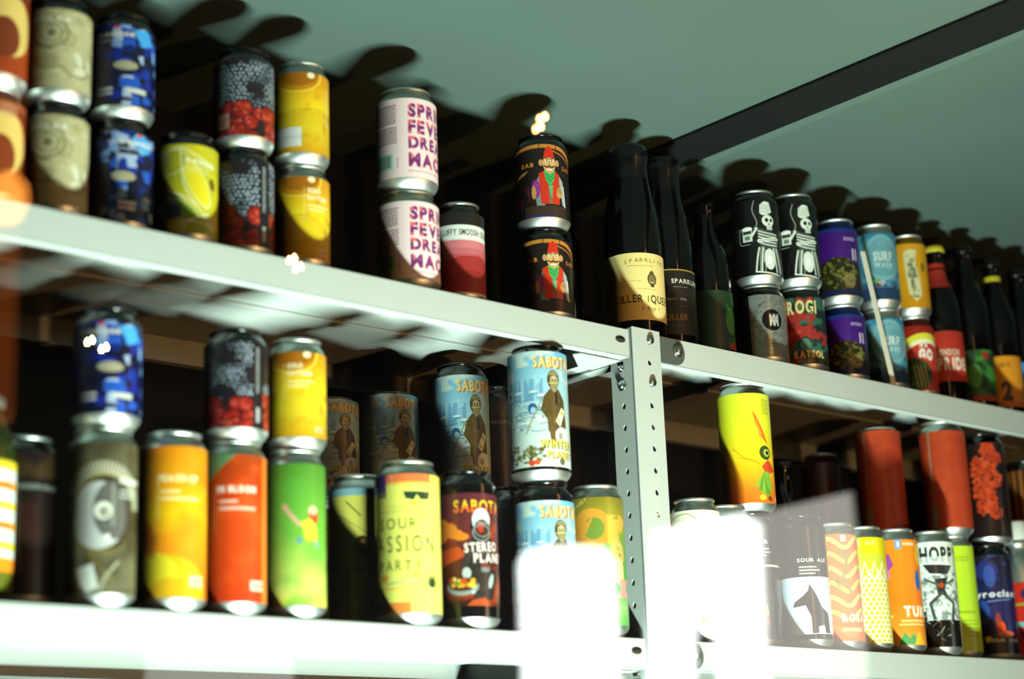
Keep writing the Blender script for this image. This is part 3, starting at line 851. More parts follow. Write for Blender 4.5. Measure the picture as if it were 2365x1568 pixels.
def a_winter(c):
    c.grad([(0, '6fb6d8'), (.3, '9fd2e0'), (.42, 'a8d4da'), (.6, 'c2dcd4'), (1, 'dcebe2')])
    n = c.vn(16, 2)
    c.blend(np.where(c.Y < 34, np.clip((n - .52) * 5, 0, .8), 0), 'e4ecd8')
    rd = c.rd
    for i in range(26):
        x = rd.uniform(c.S(-1), c.S(.15)); h = rd.uniform(8, 20)
        c.rect(x, 50 - h, rd.uniform(2, 5), h + 6, rd.choice(['6fa8c8', '5c94ba', '88bcd2']), .6)
    for i in range(46):
        x = rd.uniform(c.S(-1), c.S(.3)); y = rd.uniform(50, 88)
        c.curve([(x, y), (x + rd.uniform(4, 9), y - rd.uniform(-2, 4)), (x + rd.uniform(10, 16), y + rd.uniform(-3, 3))], .8, rd.choice(['2f5f86', '3c6f96', '4c86a8']), 6, al=.85)
    for i in range(22):
        x = rd.uniform(c.S(-1), c.S(.2)); y = rd.uniform(44, 92)
        c.ell(x, y, rd.uniform(2, 6), rd.uniform(1, 3), 'e6f2ec', .9)
    c.ell(c.S(-.2), 64, 5, 6, '2d5c88'); c.ell(c.S(-.18), 66, 3, 3.6, '9ecbe0'); c.line([(c.S(-.45), 92), (c.S(.15), 52)], 1.4, '9a926c')
    c.rect(c.S(-.98), 42, 12, 11, 'e8f0ec'); c.rect(c.S(-.98) + 3, 44, 2, 6, '3a4a52'); c.rect(c.S(-.98) + 7, 44, 3, 6, '3a4a52')
    c.rect(c.S(-1), 76, 17, 24, 'eef4ee')
    for k in range(7):
        c.rect(c.S(-.99), 79 + k * 3, 11, 1, '5a6a70')
    c.text('SABOTAGE', c.S(-.12), 6, 13, 'b8862e', .045, .62, sp=.1); c.text('SABOTAGE', c.S(-.12) - .8, 5.2, 12.6, 'f0d48a', .03, .62, sp=.1)
    x = c.S(.5)
    c.squeeze(x, .88)
    c.poly([(x - 17, 66), (x - 12, 50), (x - 4, 42), (x + 8, 42), (x + 17, 54), (x + 20, 84), (x + 8, 88), (x - 8, 90), (x - 9, 76)], '5a4a26')
    c.poly([(x - 9, 74), (x + 2, 74), (x + 2, 100), (x - 5, 100)], '66542c')
    for k in range(40):
        px, py = x + rd.uniform(-15, 15), rd.uniform(46, 84)
        c.line([(px, py), (px + rd.uniform(-3, 3), py + rd.uniform(1, 5))], .7, rd.choice(['32280f', '7d6a38', '2a220e']), al=.8)
    c.ell(x + 1, 32, 8.5, 11, '4a4228'); c.ell(x + 2, 27, 7.4, 5, '8a8458'); c.rect(x - 6, 27, 15, 2.4, '5a5434'); c.ell(x + 2, 33, 5.4, 5.6, 'c4bc94')
    c.ell(x - .6, 31.5, 1.2, .9, '33301c'); c.ell(x + 4.2, 31.5, 1.2, .9, '33301c'); c.poly([(x - 4.5, 35), (x + 2, 33.6), (x + 8.4, 35), (x + 6, 43), (x + 2, 46), (x - 2, 43)], '9a9468')
    for k in range(9):
        c.line([(x - 3 + k * 1.3, 35.5), (x - 2 + k * 1.1, 42)], .5, '5c5634', al=.8)
    c.ell(x + 2, 37, 6, 5, '8e8a62'); c.line([(x - 5, 36), (x + 8, 35)], 1, 'e0d04a')
    c.poly([(x + 2, 46), (x + 6, 46), (x + 6, 60), (x + 2, 58)], '1c160c')
    c.poly([(x + 2, 78), (x + 12, 62), (x + 18, 66), (x + 9, 84)], 'e2ead8'); c.poly([(x + 4, 77), (x + 12, 65), (x + 15, 68), (x + 8, 80)], 'b8b43e'); c.ell(x + 9, 73, 3, 4, 'f2f0c8')
    c.line([(x - 2, 82), (x + 6, 86)], 1.4, '3a3620')
    c.unsqueeze()
    c.ell(x + 10, 94, 9, 10, 'e8eee4'); c.ell(x + 8, 94, 3, 4, '7c7c58', .7)
    c.text('WINTER', c.S(.02), 99, 9, '6a6a22', .05, .75); c.text('WINTER', c.S(.02) - .6, 98.3, 8.8, 'e0dc5a', .04, .75)
    c.text('PLANET', c.S(.25), 111, 8, '6a6a22', .05, .75); c.text('PLANET', c.S(.25) - .6, 110.3, 7.8, 'e6d45a', .04, .75)
    n = c.vn(4, 8)
    reg = np.where((c.Y > 102 + (c.X - c.S(-1)) * .06) & (c.Y < 124) & (c.X < c.S(.2)), np.clip((n - .42) * 6, 0, 1), 0)
    c.blend(reg, '5c5c2c'); c.blend(np.where(reg > .7, np.clip((c.vn(2, 4) - .55) * 6, 0, .8), 0), '9a9a4a')
    c.ell(c.S(-.28), 124, 3.6, 3.4, 'd8482a'); c.ell(c.S(-.1), 123, 3.4, 3.2, 'e0602e')
    c.ell(c.S(.72), 122, 4, 4, '6c6c48')

def a_oregon(c):
    c.grad([(0, '8f8426'), (.2, 'a8a83a'), (.4, '6fae4a'), (.7, '4fb04e'), (.85, 'a4d486'), (1, '6cc05c')])
    c.ell(c.S(-.2), 34, 24, 22, 'e8a43a'); c.ell(c.S(-.12), 34, 12, 12, '7d9a3e'); c.poly([(c.S(-.9), 30), (c.S(-.3), 26), (c.S(-.1), 20), (c.S(-.4), 40), (c.S(-.8), 42)], 'e8a43a')
    c.text('r', c.S(.36), 12, 34, 'f0b84a', .12, 1.0)
    c.text('e', c.S(.42), 42, 26, 'ecc06a', .12, .9); c.text('an', c.S(-.15), 60, 26, 'f0d69c', .12, .7)
    c.text('ex', c.S(.0), 84, 22, 'f0a8a0', .12, .8); c.text('BREWERY', c.S(-.9), 12, 3.4, 'f0c878', .04, 1, rot=-.5)
    c.text('n', c.S(.6), 64, 22, 'f0d69c', .12, .7); c.text('6', c.S(.78), 88, 9, 'f0b0a0', .06)
    for i in range(5):
        c.rect(c.S(.2), 108 + i * 4, 14, 1.6, 'd8ecc8', .6)

def a_cream(c):
    c.a[:] = hexc('e9e6cd')
    for p in [[(-40, 10), (-10, 4), (10, 16), (34, 6)], [(-44, 100), (-10, 92), (30, 100)], [(-30, 118), (0, 110), (34, 106)]]:
        c.curve(p, 1, '8a9a5a')
    c.ell(c.S(.7), 18, 3, 3, '7c6a3a')
    c.rect(c.S(-.9), 84, 70, 5, 'd0606a', .85); c.ell(c.S(-.5), 84, 9, 5, 'c8323c', .8)
    c.text('ALE', c.S(.1), 96, 6, 'c8a04a', .04); c.line([(c.S(.7), 96), (c.S(.9), 112)], 3, 'c0323a')
    c.ell(c.S(.1), 124, 3, 3, 'e0a06a')

def a_gw(c):
    c.grad([(0, 'e8ecd8'), (.12, 'dfe8d4'), (.13, '5aa87e'), (.5, '3f9a66'), (1, '34a04c')])
    n = c.vn(5, 4)
    c.blend(np.where(c.Y > 20, np.clip((n - .52) * 5, 0, .8), 0), '1f4a34')
    c.rect(c.S(-.95), 0, c.S(.55) - c.S(-.95), 140, 'e6eee4'); c.rect(-200, 13, 400, 5, 'c8b070')

def a_sour(c):
    c.a[:] = hexc('1f1712')
    c.text('SOUR', c.S(-.1), 20, 4.6, 'd8ddd2', .03, 1.2); c.rect(c.S(0), 30, 20, 2, '8f9288'); c.rect(c.S(0), 34, 22, 2, '8f9288'); c.rect(c.S(0), 38, 16, 2, '8f9288')
    c.rect(-200, 50, 400, 2.6, 'c4c8b4')
    for y in (54, 104):
        c.rect(c.S(-.9), y, 22, 28, 'a8384c')
    c.ell(c.S(.1), 82, 2, 3, 'c8a05a'); c.poly([(c.S(.4), 96), (c.S(.5), 120), (c.S(.3), 124)], 'd89a4a')

def a_dog(c):
    c.a[:] = hexc('1a1a16')
    c.text('SOUR ALE', c.S(-.25), 40, 4.6, 'dfe6dc', .03, 1.15)
    c.rect(c.S(-.2), 50, 22, 2, 'a8b0a6'); c.rect(c.S(-.2), 54, 26, 2, 'a8b0a6'); c.rect(c.S(-.2), 58, 20, 2, 'a8b0a6')
    c.rect(-200, 63, 400, 70, 'c2dce4')
    x = c.S(.3)
    c.poly([(x - 4, 132), (x - 4, 112), (x - 10, 98), (x - 26, 100), (x - 24, 94), (x - 12, 86), (x - 6, 80), (x - 4, 72), (x + 1, 80), (x + 5, 88), (x + 10, 100), (x + 20, 108), (x + 22, 132), (x + 14, 132), (x + 12, 122), (x + 4, 124), (x + 4, 132)], '211c1a')

def a_peachcan(c):
    c.a[:] = hexc('e0743c')
    for i in range(7):
        y = 10 + i * 19
        c.curve([(-50, y), (-28, y + 12), (-8, y - 4), (14, y + 8), (34, y - 6), (56, y + 4)], 5.5, 'd8c65a' if i % 2 else 'c8cc6a')
    c.curve([(c.S(.2), 20), (c.S(.5), 30), (c.S(.3), 60), (c.S(.6), 76)], 4, '8a7c4a', al=.7)
    c.rect(c.S(.3), 2, 7, 8, 'dfe8e0')
    c.poly([(c.S(-.1), 60), (c.S(.1), 56), (c.S(.2), 78)], '4f6a5a', .6)
    c.rect(-200, 112, 400, 30, 'e06a34', .8)
    c.text('ROSA', c.S(.1), 104, 10, 'f0dcc0', .06, .8); c.rect(c.S(.1), 122, 30, 5, 'e8c090', .8)

def a_lattice(c):
    c.grad([(0, 'd8d210'), (1, 'cfc30c')])
    c.poly([(c.S(-.9), 18), (c.S(.9), 24), (c.S(.9), 60), (c.S(-.9), 50)], 'c8cc3c')
    c.text('5', c.S(-.25), 4, 6, 'f2f0b4', .05); c.text('ALE', c.S(.1), 5, 4.5, 'f2f0b4', .05)
    for r in range(16):
        y = 46 + r * 6.0
        sh = (r % 2) * 3
        x0 = c.S(-.25) - (r < 6) * 0
        for k in range(9):
            x = x0 + k * 7.4 + sh * 1.2
            if x > c.S(.95):
                break
            c.ell(x, y, 3.6, 3.3, 'f8faf0', 1, ring=1.0)
    for k in range(4):
        c.poly([(c.S(-.2) + k * 12, 52), (c.S(-.2) + k * 12 + 6, 30), (c.S(-.2) + k * 12 + 11, 52)], 'eef0d8', .9)
        c.poly([(c.S(-.2) + k * 12 + 2.5, 51), (c.S(-.2) + k * 12 + 6, 36), (c.S(-.2) + k * 12 + 9, 51)], 'c8c62a')

def a_tu(c):
    c.grad([(0, 'ea8a1c'), (.6, 'ec7e18'), (.85, 'ea8e2a'), (1, 'e8a040')])
    c.rect(c.S(.0), 0, 8, 13, '6f9ad0'); c.rect(c.S(.02) + 2, 3, 3, 7, 'e6ecf0'); c.tiny(c.S(.35), 4, 18, 1, 'efe2c4', 5, 4)
    c.poly([(c.S(-.85), 24), (c.S(-.3), 18), (c.S(-.12), 34), (c.S(-.4), 42), (c.S(-.85), 40)], '9c4a9a')
    c.poly([(c.S(-.8), 42), (c.S(-.3), 40), (c.S(-.35), 52), (c.S(-.8), 54)], 'c87ac0')
    c.ell(c.S(.85), 54, 5, 14, '2f6ab0'); c.ell(c.S(.92), 20, 4, 14, 'e6cf2a')
    c.poly([(c.S(-.95), 90), (c.S(-.4), 84), (c.S(-.65), 96), (c.S(-.3), 100), (c.S(-.7), 116), (c.S(-.6), 104), (c.S(-.95), 104)], 'e8d83a')
    c.text('TUKAN', c.S(.15), 88, 13, 'f4ecd0', .06, .8); c.rect(c.S(.0), 106, 34, 3, 'f0c878'); c.rect(c.S(-.1), 111, 38, 2.4, 'f0c878')
    c.poly([(c.S(-.2), 138), (c.S(.1), 122), (c.S(.3), 130), (c.S(.5), 124), (c.S(.7), 138)], '4f9a5a'); c.poly([(c.S(.5), 138), (c.S(.7), 120), (c.S(.9), 138)], 'e8b82a')

def a_hop(c):
    c.a[:] = hexc('d9e6dc')
    c.text('HOPPY', c.S(-.5), 7, 19, '2c332f', .05, .62); c.text('HOPPY', c.S(-.5), 7, 19, 'aab8b0', .05, .62, clip=lambda X, Y: Y > 20)
    x = c.S(.2)
    n = c.vn(5, 6)
    c.blend(np.where((c.X > x - 22) & (c.Y > 40) & (c.Y < 104), np.clip((n - .45) * 5, 0, 1), 0), '7c8c86')
    c.poly([(x - 18, 30), (x + 22, 32), (x + 14, 44), (x - 10, 42)], '2a2e2c')
    c.poly([(x - 4, 50), (x + 14, 48), (x + 8, 64), (x + 12, 72), (x - 2, 70)], '26302c')
    for s_ in (-1, 1):
        c.line([(x + 4, 68), (x + 4 + 16 * s_, 82), (x + 4 + 12 * s_, 104)], 4, '3c4844'); c.line([(x + 4, 60), (x + 4 + 20 * s_, 50)], 3, '4c5854')
    c.ell(x + 4, 58, 3, 4, 'b8401c')
    c.rect(x - 26, 104, 60, 40, '16130f'); c.rect(x - 26, 92, 8, 20, '241f1a')
    for k in range(30):
        px = x + c.rd.uniform(-22, 30); py = c.rd.uniform(76, 128)
        c.line([(px, py), (px + c.rd.uniform(-6, 6), py + c.rd.uniform(-4, 8))], 1, c.rd.choice(['b8c8c0', '5c6864', '20241f']), al=.8)

def a_lime(c):
    c.grad([(0, 'b8d82a'), (.5, 'aacf26'), (1, 'b4d22c')])
    c.tiny(c.S(.1), 14, 20, 2, '7ea01e', 4, 2.4); c.rect(c.S(-.5), 86, 40, 3, '8aa61e'); c.tiny(c.S(.2), 98, 24, 5, '6f8a1c', 5, 1.6)

def a_orange(c):
    c.a[:] = hexc('a8381a')
    c.blend(np.clip((c.vn(14, 2) - .5) * 2, 0, .5), 'b8481e')
    c.rect(c.S(-.62), 0, 2.6, 140, '8a7c62'); c.rect(c.S(-.75), c.hmm - 34, 11, 34, '76725c'); c.tiny(c.S(-.7), c.hmm - 31, 8, 10, 'a8a48a', 2.8, 1.2)
    c.tiny(c.S(.55), 8, 16, 3, '6a2412', 4, 1.6); c.tiny(c.S(.6), 46, 10, 1, '8a2c14', 4, 3)

def a_flower(c):
    c.a[:] = hexc('1a0f0e')
    rd = c.rd
    for i in range(34):
        t = i / 33
        x = c.S(.15) + rd.uniform(-1, 1) * (20 - 6 * t) * (1 if t > .12 else .5); y = 6 + t * 100
        if y > 100:
            x += 8
        R = rd.uniform(7, 10)
        for k in range(6):
            a = k * PI / 3 + rd.random()
            c.ell(x + R * .55 * math.cos(a), y + R * .55 * math.sin(a), R * .5, R * .38, rd.choice(['b23a1c', 'a03216', 'c04622']), 1, rot=a)
        c.ell(x, y, 1.6, 1.6, '2a100c')
    c.curve([(c.S(.5), 100), (c.S(.6), 120), (c.S(.55), 138)], 3, '3a2a1c'); c.poly([(c.S(-1), 4), (c.S(-.85), 4), (c.S(-.8), 40), (c.S(-1), 44)], '39423a')
    c.tiny(c.S(-.95), 10, 8, 12, '8b9488', 2.4, 1)

def a_pyro(c):
    c.grad([(0, '1a1420'), (.4, '161c48'), (.6, '1a1e50'), (1, '120c10')])
    c.blend(np.clip((c.vn(14, 3) - .55) * 4, 0, .8), '2c4a9a')
    c.ell(c.S(-.1), 22, 16, 14, '242c6a'); c.ell(c.S(.0), 30, 8, 16, '3a5ab0', .7)
    c.text('Pyroclastic', c.S(-.85), 50, 9.5, 'd8dfe0', .04, fit=88)
    c.line([(c.S(-.2), 66), (c.S(.8), 63)], 1.4, '6f8ac0')
    c.ell(c.S(-.4), 82, 9, 18, '2f4f9a', .8); c.ell(c.S(.3), 104, 6, 10, 'e0481c'); c.ell(c.S(.2), 96, 4, 14, 'a83a1c', .8)
    c.ell(c.S(.5), 112, 12, 4, 'c85a28'); c.text('SOUR ALE', c.S(-.4), 118, 4.6, 'cfd4b4', .04, 1.4); c.ell(c.S(-.3), 118, 5, 4, 'c8c050')

def a_leftbottle(c):
    c.a[:] = hexc('3e4a14')
    for i in range(5):
        y = 3 + i * 17
        c.rect(-200, y, 400, 7, 'e6cf2a'); c.rect(c.S(.3) if i % 2 else -200, y, 30 if i % 2 else c.S(-.1) + 200, 7, 'e87a1c'); c.rect(-200, y + 7, 400, 10, 'd8e6df')
        c.text(['POPIN', 'HIHIH', 'PIPPI', 'MIHIM', 'POPIN'][i], c.S(-.9), y + 7.6, 8.2, '6f8a86' if i else 'c8503a', .1, .9)
    c.rect(-200, 84, 400, 12, 'ec8a1c'); c.rect(-200, 96, 400, 30, '5a6414')

def a_darkcan(c):
    c.a[:] = hexc('120c0a')
    c.blend(np.where(c.Y < 26, np.clip((c.vn(20, 3) - .4) * 3, 0, .8), 0), '3a2c14')
    c.text('DANGEROUS', c.S(-.6), 32, 4.6, '7f8a80', .03, 1.3)
    for i in range(14):
        c.curve([(-20, 56 + i * 5), (0, 52 + i * 5), (16, 54 + i * 5)], .9, '5a2412', al=.7)

def a_peachorange(c):
    c.grad([(0, 'b06a3a'), (.1, '7a2c14'), (.55, 'b84a1a'), (1, '9a3a14')])
    c.ell(c.S(.45), 40, 26, 30, 'e8c870'); c.ell(c.S(.3), 52, 16, 20, '7a3416')
    c.ell(c.S(.5), 8, 10, 6, 'c89a7a', .6)

def a_killer(c):
    c.a[:] = hexc('ead88a')
    dk = '6a6034'
    for i, ch in enumerate('SPARKLING'):
        c.text(ch, c.S(-.32) + i * 6.2, 8 - 0.9 * i + .11 * i * i, 5.2, dk, .0, 1.05)
    c.tiny(c.S(-.25), 15.5, 34, 1, '9c9052', 2, .9)
    c.tiny(c.S(-.5), 34, 26, 1, '9c9052', 2, .8); c.tiny(c.S(.1), 44, 22, 1, '9c9052', 2, .8)
    x = c.S(.58)
    c.ell(x, 32, 6.2, 7.6, '4a4426', 1, ring=1.8); c.ell(x, 31, 4.6, 5, '5d5630', .8); c.rect(x - 2.5, 37, 5, 4.5, '4a4426')
    c.poly([(x - 4, 25), (x, 21), (x + 4, 25)], '4a4426')
    c.text('KILLER', c.S(-.7), 51, 9.4, '3a3418', .02, .82, sp=.14); c.text('QUEEN', c.S(.5), 51, 9.4, '3a3418', .02, .82, sp=.14)
    c.line([(c.S(.42), 53), (c.S(.42), 60)], .8, '3a3418')
    for i, ch in enumerate('BRUT'):
        c.text(ch, c.S(.2) + i * 7, 66, 3.6, '5d5630', .02)

def a_killerdark(c):
    c.a[:] = hexc('17100c')
    c.rect(-200, 0, 400, 1.6, 'b0923e')
    c.text('SPARKLING', c.S(.1), 12, 5.6, 'd3d6c8', .03, 1.0); c.tiny(c.S(.15), 22, 20, 1, '8a8c7c', 2, 1)
    c.text('BRUT IPA', c.S(-.1), 36, 3.4, '9a9a84', .02, 1.1); c.tiny(c.S(.4), 46, 14, 1, '77766a', 2, .9)
    c.text('KILLER', c.S(-.25), 56, 8, '9a7c44', .02, .85); c.text('* * * *', c.S(.05), 70, 3, '77766a', .02)

def a_pri(c):
    c.grad([(0, 'a02a1c'), (1, 'c0321c')])
    c.text('LONDON', c.S(-.35), 26, 9, 'c8b8a4', .05, .55); c.text('PRIDE', c.S(-.35), 38, 17, 'e0d6c2', .06, .6)

def a_greenlabel(c):
    c.a[:] = hexc('16301a')
    c.blend(np.where(c.X > c.S(-.3), np.clip((c.vn(16, 3) - .45) * 5, 0, 1), 0), '2f7a2a')
    c.ell(c.S(.0), 38, 10, 18, '4ca040', .8); c.ell(c.S(.6), 8, 6, 6, '8e2418'); c.rect(c.S(-.2), 66, 40, 8, 'a0341c')

def a_two(c):
    c.a[:] = hexc('cf8a1c')
    c.text('MIX', c.S(-.1), 10, 6, '7a5412', .04); c.text('2', c.S(-.1), 38, 26, '2a1c0c', .06, .8); c.rect(-200, 66, 400, 30, 'b0581c', .6)

def a_bluelabel(c):
    c.a[:] = hexc('2a8ac8')
    c.poly([(c.S(-.9), 4), (c.S(-.2), 4), (c.S(-.3), 14), (c.S(-.9), 16)], 'c8d83a'); c.rect(c.S(.0), 0, 30, 80, 'c8d24a'); c.ell(c.S(.1), 30, 6, 18, '2a8ac8')

def a_redteal(c):
    c.a[:] = hexc('b0281c')
    c.rect(-200, 28, 400, 4, '8a8a2c'); c.rect(-200, 54, 400, 7, '6aa8ac'); c.poly([(c.S(-.3), 66), (c.S(.4), 70), (c.S(0), 100)], '1c2a4a'); c.ell(c.S(.3), 16, 12, 9, '2a1c4a')

def a_smallorange(c):
    c.a[:] = hexc('e9e4cc')
    for y in (2, 11, 20):
        c.rect(-200, y, 400, 4, 'e08a34')
    c.rect(-200, 32, 400, 14, '3c5c9a'); c.text('IPA IPA IPA', c.S(-.3), 13, 5, 'd86a2a', .04)

def a_darkred(c):
    c.a[:] = hexc('3a0f0c')
    c.ell(c.S(0), 50, 20, 40, '5a1510', .7)

def a_darkwood(c):
    c.a[:] = hexc('2a1a0c')
    for i in range(12):
        c.rect(-60 + i * 10, 0, 6, 200, '7a4a1c')

# ================================================================ room shell
m_wall = mat('dark_wall_paint', '0a0605', .9)
m_ceil = mat('ceiling_paint', '42554e', .8, noise=(2.2, .12, '485d55'))
m_ceil2 = mat('painted_penumbra', '4b6058', .8)  # lighter colour paints in a soft shadow edge on the ceiling
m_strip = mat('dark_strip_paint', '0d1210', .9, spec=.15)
m_white = mat('white_powder_coat', 'bac4bd', .42, noise=(9, .02, 'b6c0b8'))
m_floor = mat('floor_concrete', '4a4640', .8, noise=(3, .1, '3c3934'))

def struct(name, boxes, m_):
    o = link(name, box_mesh(boxes), m_)
    o.location = (0, 0, Z0)
    o['kind'] = 'structure'
    return o
struct('ceiling', [(-900, -770, 834, 4300, 345, 870)], m_ceil)
struct('wall_back', [(-900, 345, -1350, 4300, 385, 870)], m_wall)
struct('wall_right', [(4300, -770, -1350, 4340, 385, 870)], m_wall)
struct('wall_left', [(-940, -770, -1350, -900, 385, 870)], m_wall)
struct('wall_front', [(-900, -790, -1350, 4300, -750, -560)], m_wall)
struct('floor', [(-1500, -3700, -1400, 4700, 385, -1350)], m_floor)
struct('wall_street', [(-1500, -3740, -1350, 4700, -3700, 1950)], m_wall)
struct('ceiling_street', [(-1500, -3700, 1900, 4700, -1600, 1950)], m_wall)
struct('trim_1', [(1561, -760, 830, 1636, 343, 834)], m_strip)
struct('trim_penumbra', [(1636, -760, 832.5, 1658, 343, 834)], m_ceil2)  # pale strip beside the dark one, a penumbra put into the colour

mg = bpy.data.materials.new('window_glass')
mg.use_nodes = True
nt = mg.node_tree
nt.nodes.clear()
out = nt.nodes.new('ShaderNodeOutputMaterial')
mx = nt.nodes.new('ShaderNodeMixShader'); tr = nt.nodes.new('ShaderNodeBsdfTransparent'); gl = nt.nodes.new('ShaderNodeBsdfGlossy'); fr = nt.nodes.new('ShaderNodeFresnel')
gl.inputs['Roughness'].default_value = 0
geo = nt.nodes.new('ShaderNodeNewGeometry'); mr = nt.nodes.new('ShaderNodeMapRange')
mr.inputs['To Min'].default_value = 1.85; mr.inputs['To Max'].default_value = 1 / 1.85
nt.links.new(geo.outputs['Backfacing'], mr.inputs['Value']); nt.links.new(mr.outputs['Result'], fr.inputs['IOR'])
nt.links.new(fr.outputs[0], mx.inputs[0]); nt.links.new(tr.outputs[0], mx.inputs[1]); nt.links.new(gl.outputs[0], mx.inputs[2]); nt.links.new(mx.outputs[0], out.inputs[0])
win = struct('window_1', [(-900, -756, -560, 4300, -750, 870)], mg)
win.visible_shadow = True

# ================================================================ shelving
m_zinc = mat('zinc_bolt', '9aa39f', .3, 1.)
m_plate = mat('grey_steel_plate', '5a6159', .5, .3)
m_slot = mat('slot_shadow_gap', '1c1e18', .9)

def rod_mesh(segs, r, n=10):
    """tube through points (mm)"""
    bm = bmesh.new()
    for a, b in zip(segs, segs[1:]):
        a, b = Vector(a), Vector(b)
        d = b - a
        mtx = Matrix.Translation((a + b) / 2 * .001) @ d.to_track_quat('Z', 'Y').to_matrix().to_4x4()
        bmesh.ops.create_cone(bm, cap_ends=True, segments=n, radius1=r * .001, radius2=r * .001, depth=d.length * .001, matrix=mtx)
    me = bpy.data.meshes.new('rod')
    bm.to_mesh(me); bm.free()
    return me

def shelf_mesh(x0, x1, z):
    t = 1.4
    b = [(x0, 0, z - t, x1, 312, z), (x0, 0, z - 33, x1, t, z), (x0, 0, z - 33, x1, 14, z - 33 + t),
         (x0, 312 - t, z - 33, x1, 312, z), (x0, 298, z - 33, x1, 312, z - 33 + t)]
    for xa, xb, fx0, fx1 in ((x0, x0 + t, x0, x0 + 20), (x1 - t, x1, x1 - 20, x1)):
        b.append((xa, 0, z - 33, xb, 312, z)); b.append((fx0, 14, z - 33, fx1, 298, z - 33 + t))
    b.append((x0 + 20, 148, z - 4.5, x1 - 20, 166, z - t))
    return box_mesh(b, .6)

def perf_strip(h0, h1, width, hx, holes, hr=(2.6, 3.6), cell=12.5):
    """flat strip in local x (0..width) and z with real holes; returns verts, faces"""
    vs, fs = [], []
    def quad(x0, z0, x1, z1):
        i = len(vs); vs.extend([(x0, z0), (x1, z0), (x1, z1), (x0, z1)]); fs.append((i, i + 1, i + 2, i + 3))
    a = 8
    quad(0, h0, hx - a, h1); quad(hx + a, h0, width, h1)
    zc = h0
    for z in sorted(holes):
        if z - cell < h0 - .1 or z + cell > h1 + .1:
            continue
        if z - cell > zc + .01:
            quad(hx - a, zc, hx + a, z - cell)
        n = 16
        i = len(vs)
        for k in range(n):
            t = 2 * PI * k / n
            vs.append((hx + hr[0] * math.cos(t), z + hr[1] * math.sin(t)))
        for k in range(n):
            t = 2 * PI * k / n
            cx, sz = math.cos(t), math.sin(t)
            s_ = min(a / abs(cx) if abs(cx) > 1e-6 else 1e9, cell / abs(sz) if abs(sz) > 1e-6 else 1e9)
            vs.append((hx + s_ * cx, z + s_ * sz))
        # corner points are added as their own fan
        for k in range(n):
            k2 = (k + 1) % n
            p, q = vs[i + n + k], vs[i + n + k2]
            cor = None
            for sx in (-1, 1):
                for sz in (-1, 1):
                    c_ = (hx + sx * a, z + sz * cell)
                    if (abs(p[0] - c_[0]) < 1e-6 or abs(p[1] - c_[1]) < 1e-6) and (abs(q[0] - c_[0]) < 1e-6 or abs(q[1] - c_[1]) < 1e-6) and not (abs(p[0] - q[0]) < 1e-6 or abs(p[1] - q[1]) < 1e-6):
                        cor = c_
            if cor:
                vs.append(cor)
                fs.append((i + k, i + n + k, len(vs) - 1, i + n + k2, i + k2))
            else:
                fs.append((i + k, i + n + k, i + n + k2, i + k2))
        zc = z + cell
    if zc < h1:
        quad(hx - a, zc, hx + a, h1)
    return vs, fs

def post_mesh(h0, h1, wf=42, ws=38, sx=1):
    holes = [460.5 - 25 * k for k in range(-3, 72)]
    vs, fs = perf_strip(h0, h1, wf, wf * .56, holes)
    V = [(sx * x * .001, -.0015, z * .001) for x, z in vs]
    F = [f if sx > 0 else f[::-1] for f in fs]
    vs2, fs2 = perf_strip(h0, h1, ws, 20, holes)
    n = len(V)
    V += [(0, (y - 1.5) * .001, z * .001) for y, z in vs2]
    F += [tuple(i + n for i in (f[::-1] if sx > 0 else f)) for f in fs2]
    me = bpy.data.meshes.new('post')
    me.from_pydata(V, [], F)
    return me

def add_post(rack, x, y, sx, sy=1):
    o = link('post', post_mesh(-1350, 550, sx=sx), m_white, rack)
    o.location = Vector((x, y, 0)) * .001
    if sy < 0:
        o.scale = (1, -1, 1)
    md = o.modifiers.new('thickness', 'SOLIDIFY'); md.thickness = .0015; md.offset = 0
    # rounded bend of the angle profile
    bend = link('bend', rod_mesh([(0, 0, -1350), (0, 0, 550)], 2.0, 12), m_white, o)
    bend.location = (0, -.0006, 0)
    return o

def bolt(parent, x, y, z, face='y', r=5.2):
    prof = [(0, 0), (r * 1.5, 0), (r * 1.5, 1), (r * 1.15, 1.2), (r, 1.4), (r, 3.4), (r * .8, 4.4), (0, 4.8)]
    o = link('bolt', lathe(prof, 12 if face == 'y' else 6), m_zinc, parent)
    o.rotation_euler = (PI / 2, 0, 0) if face == 'y' else (0, -PI / 2, 0)
    o.location = Vector((x, y, z)) * .001
    return o

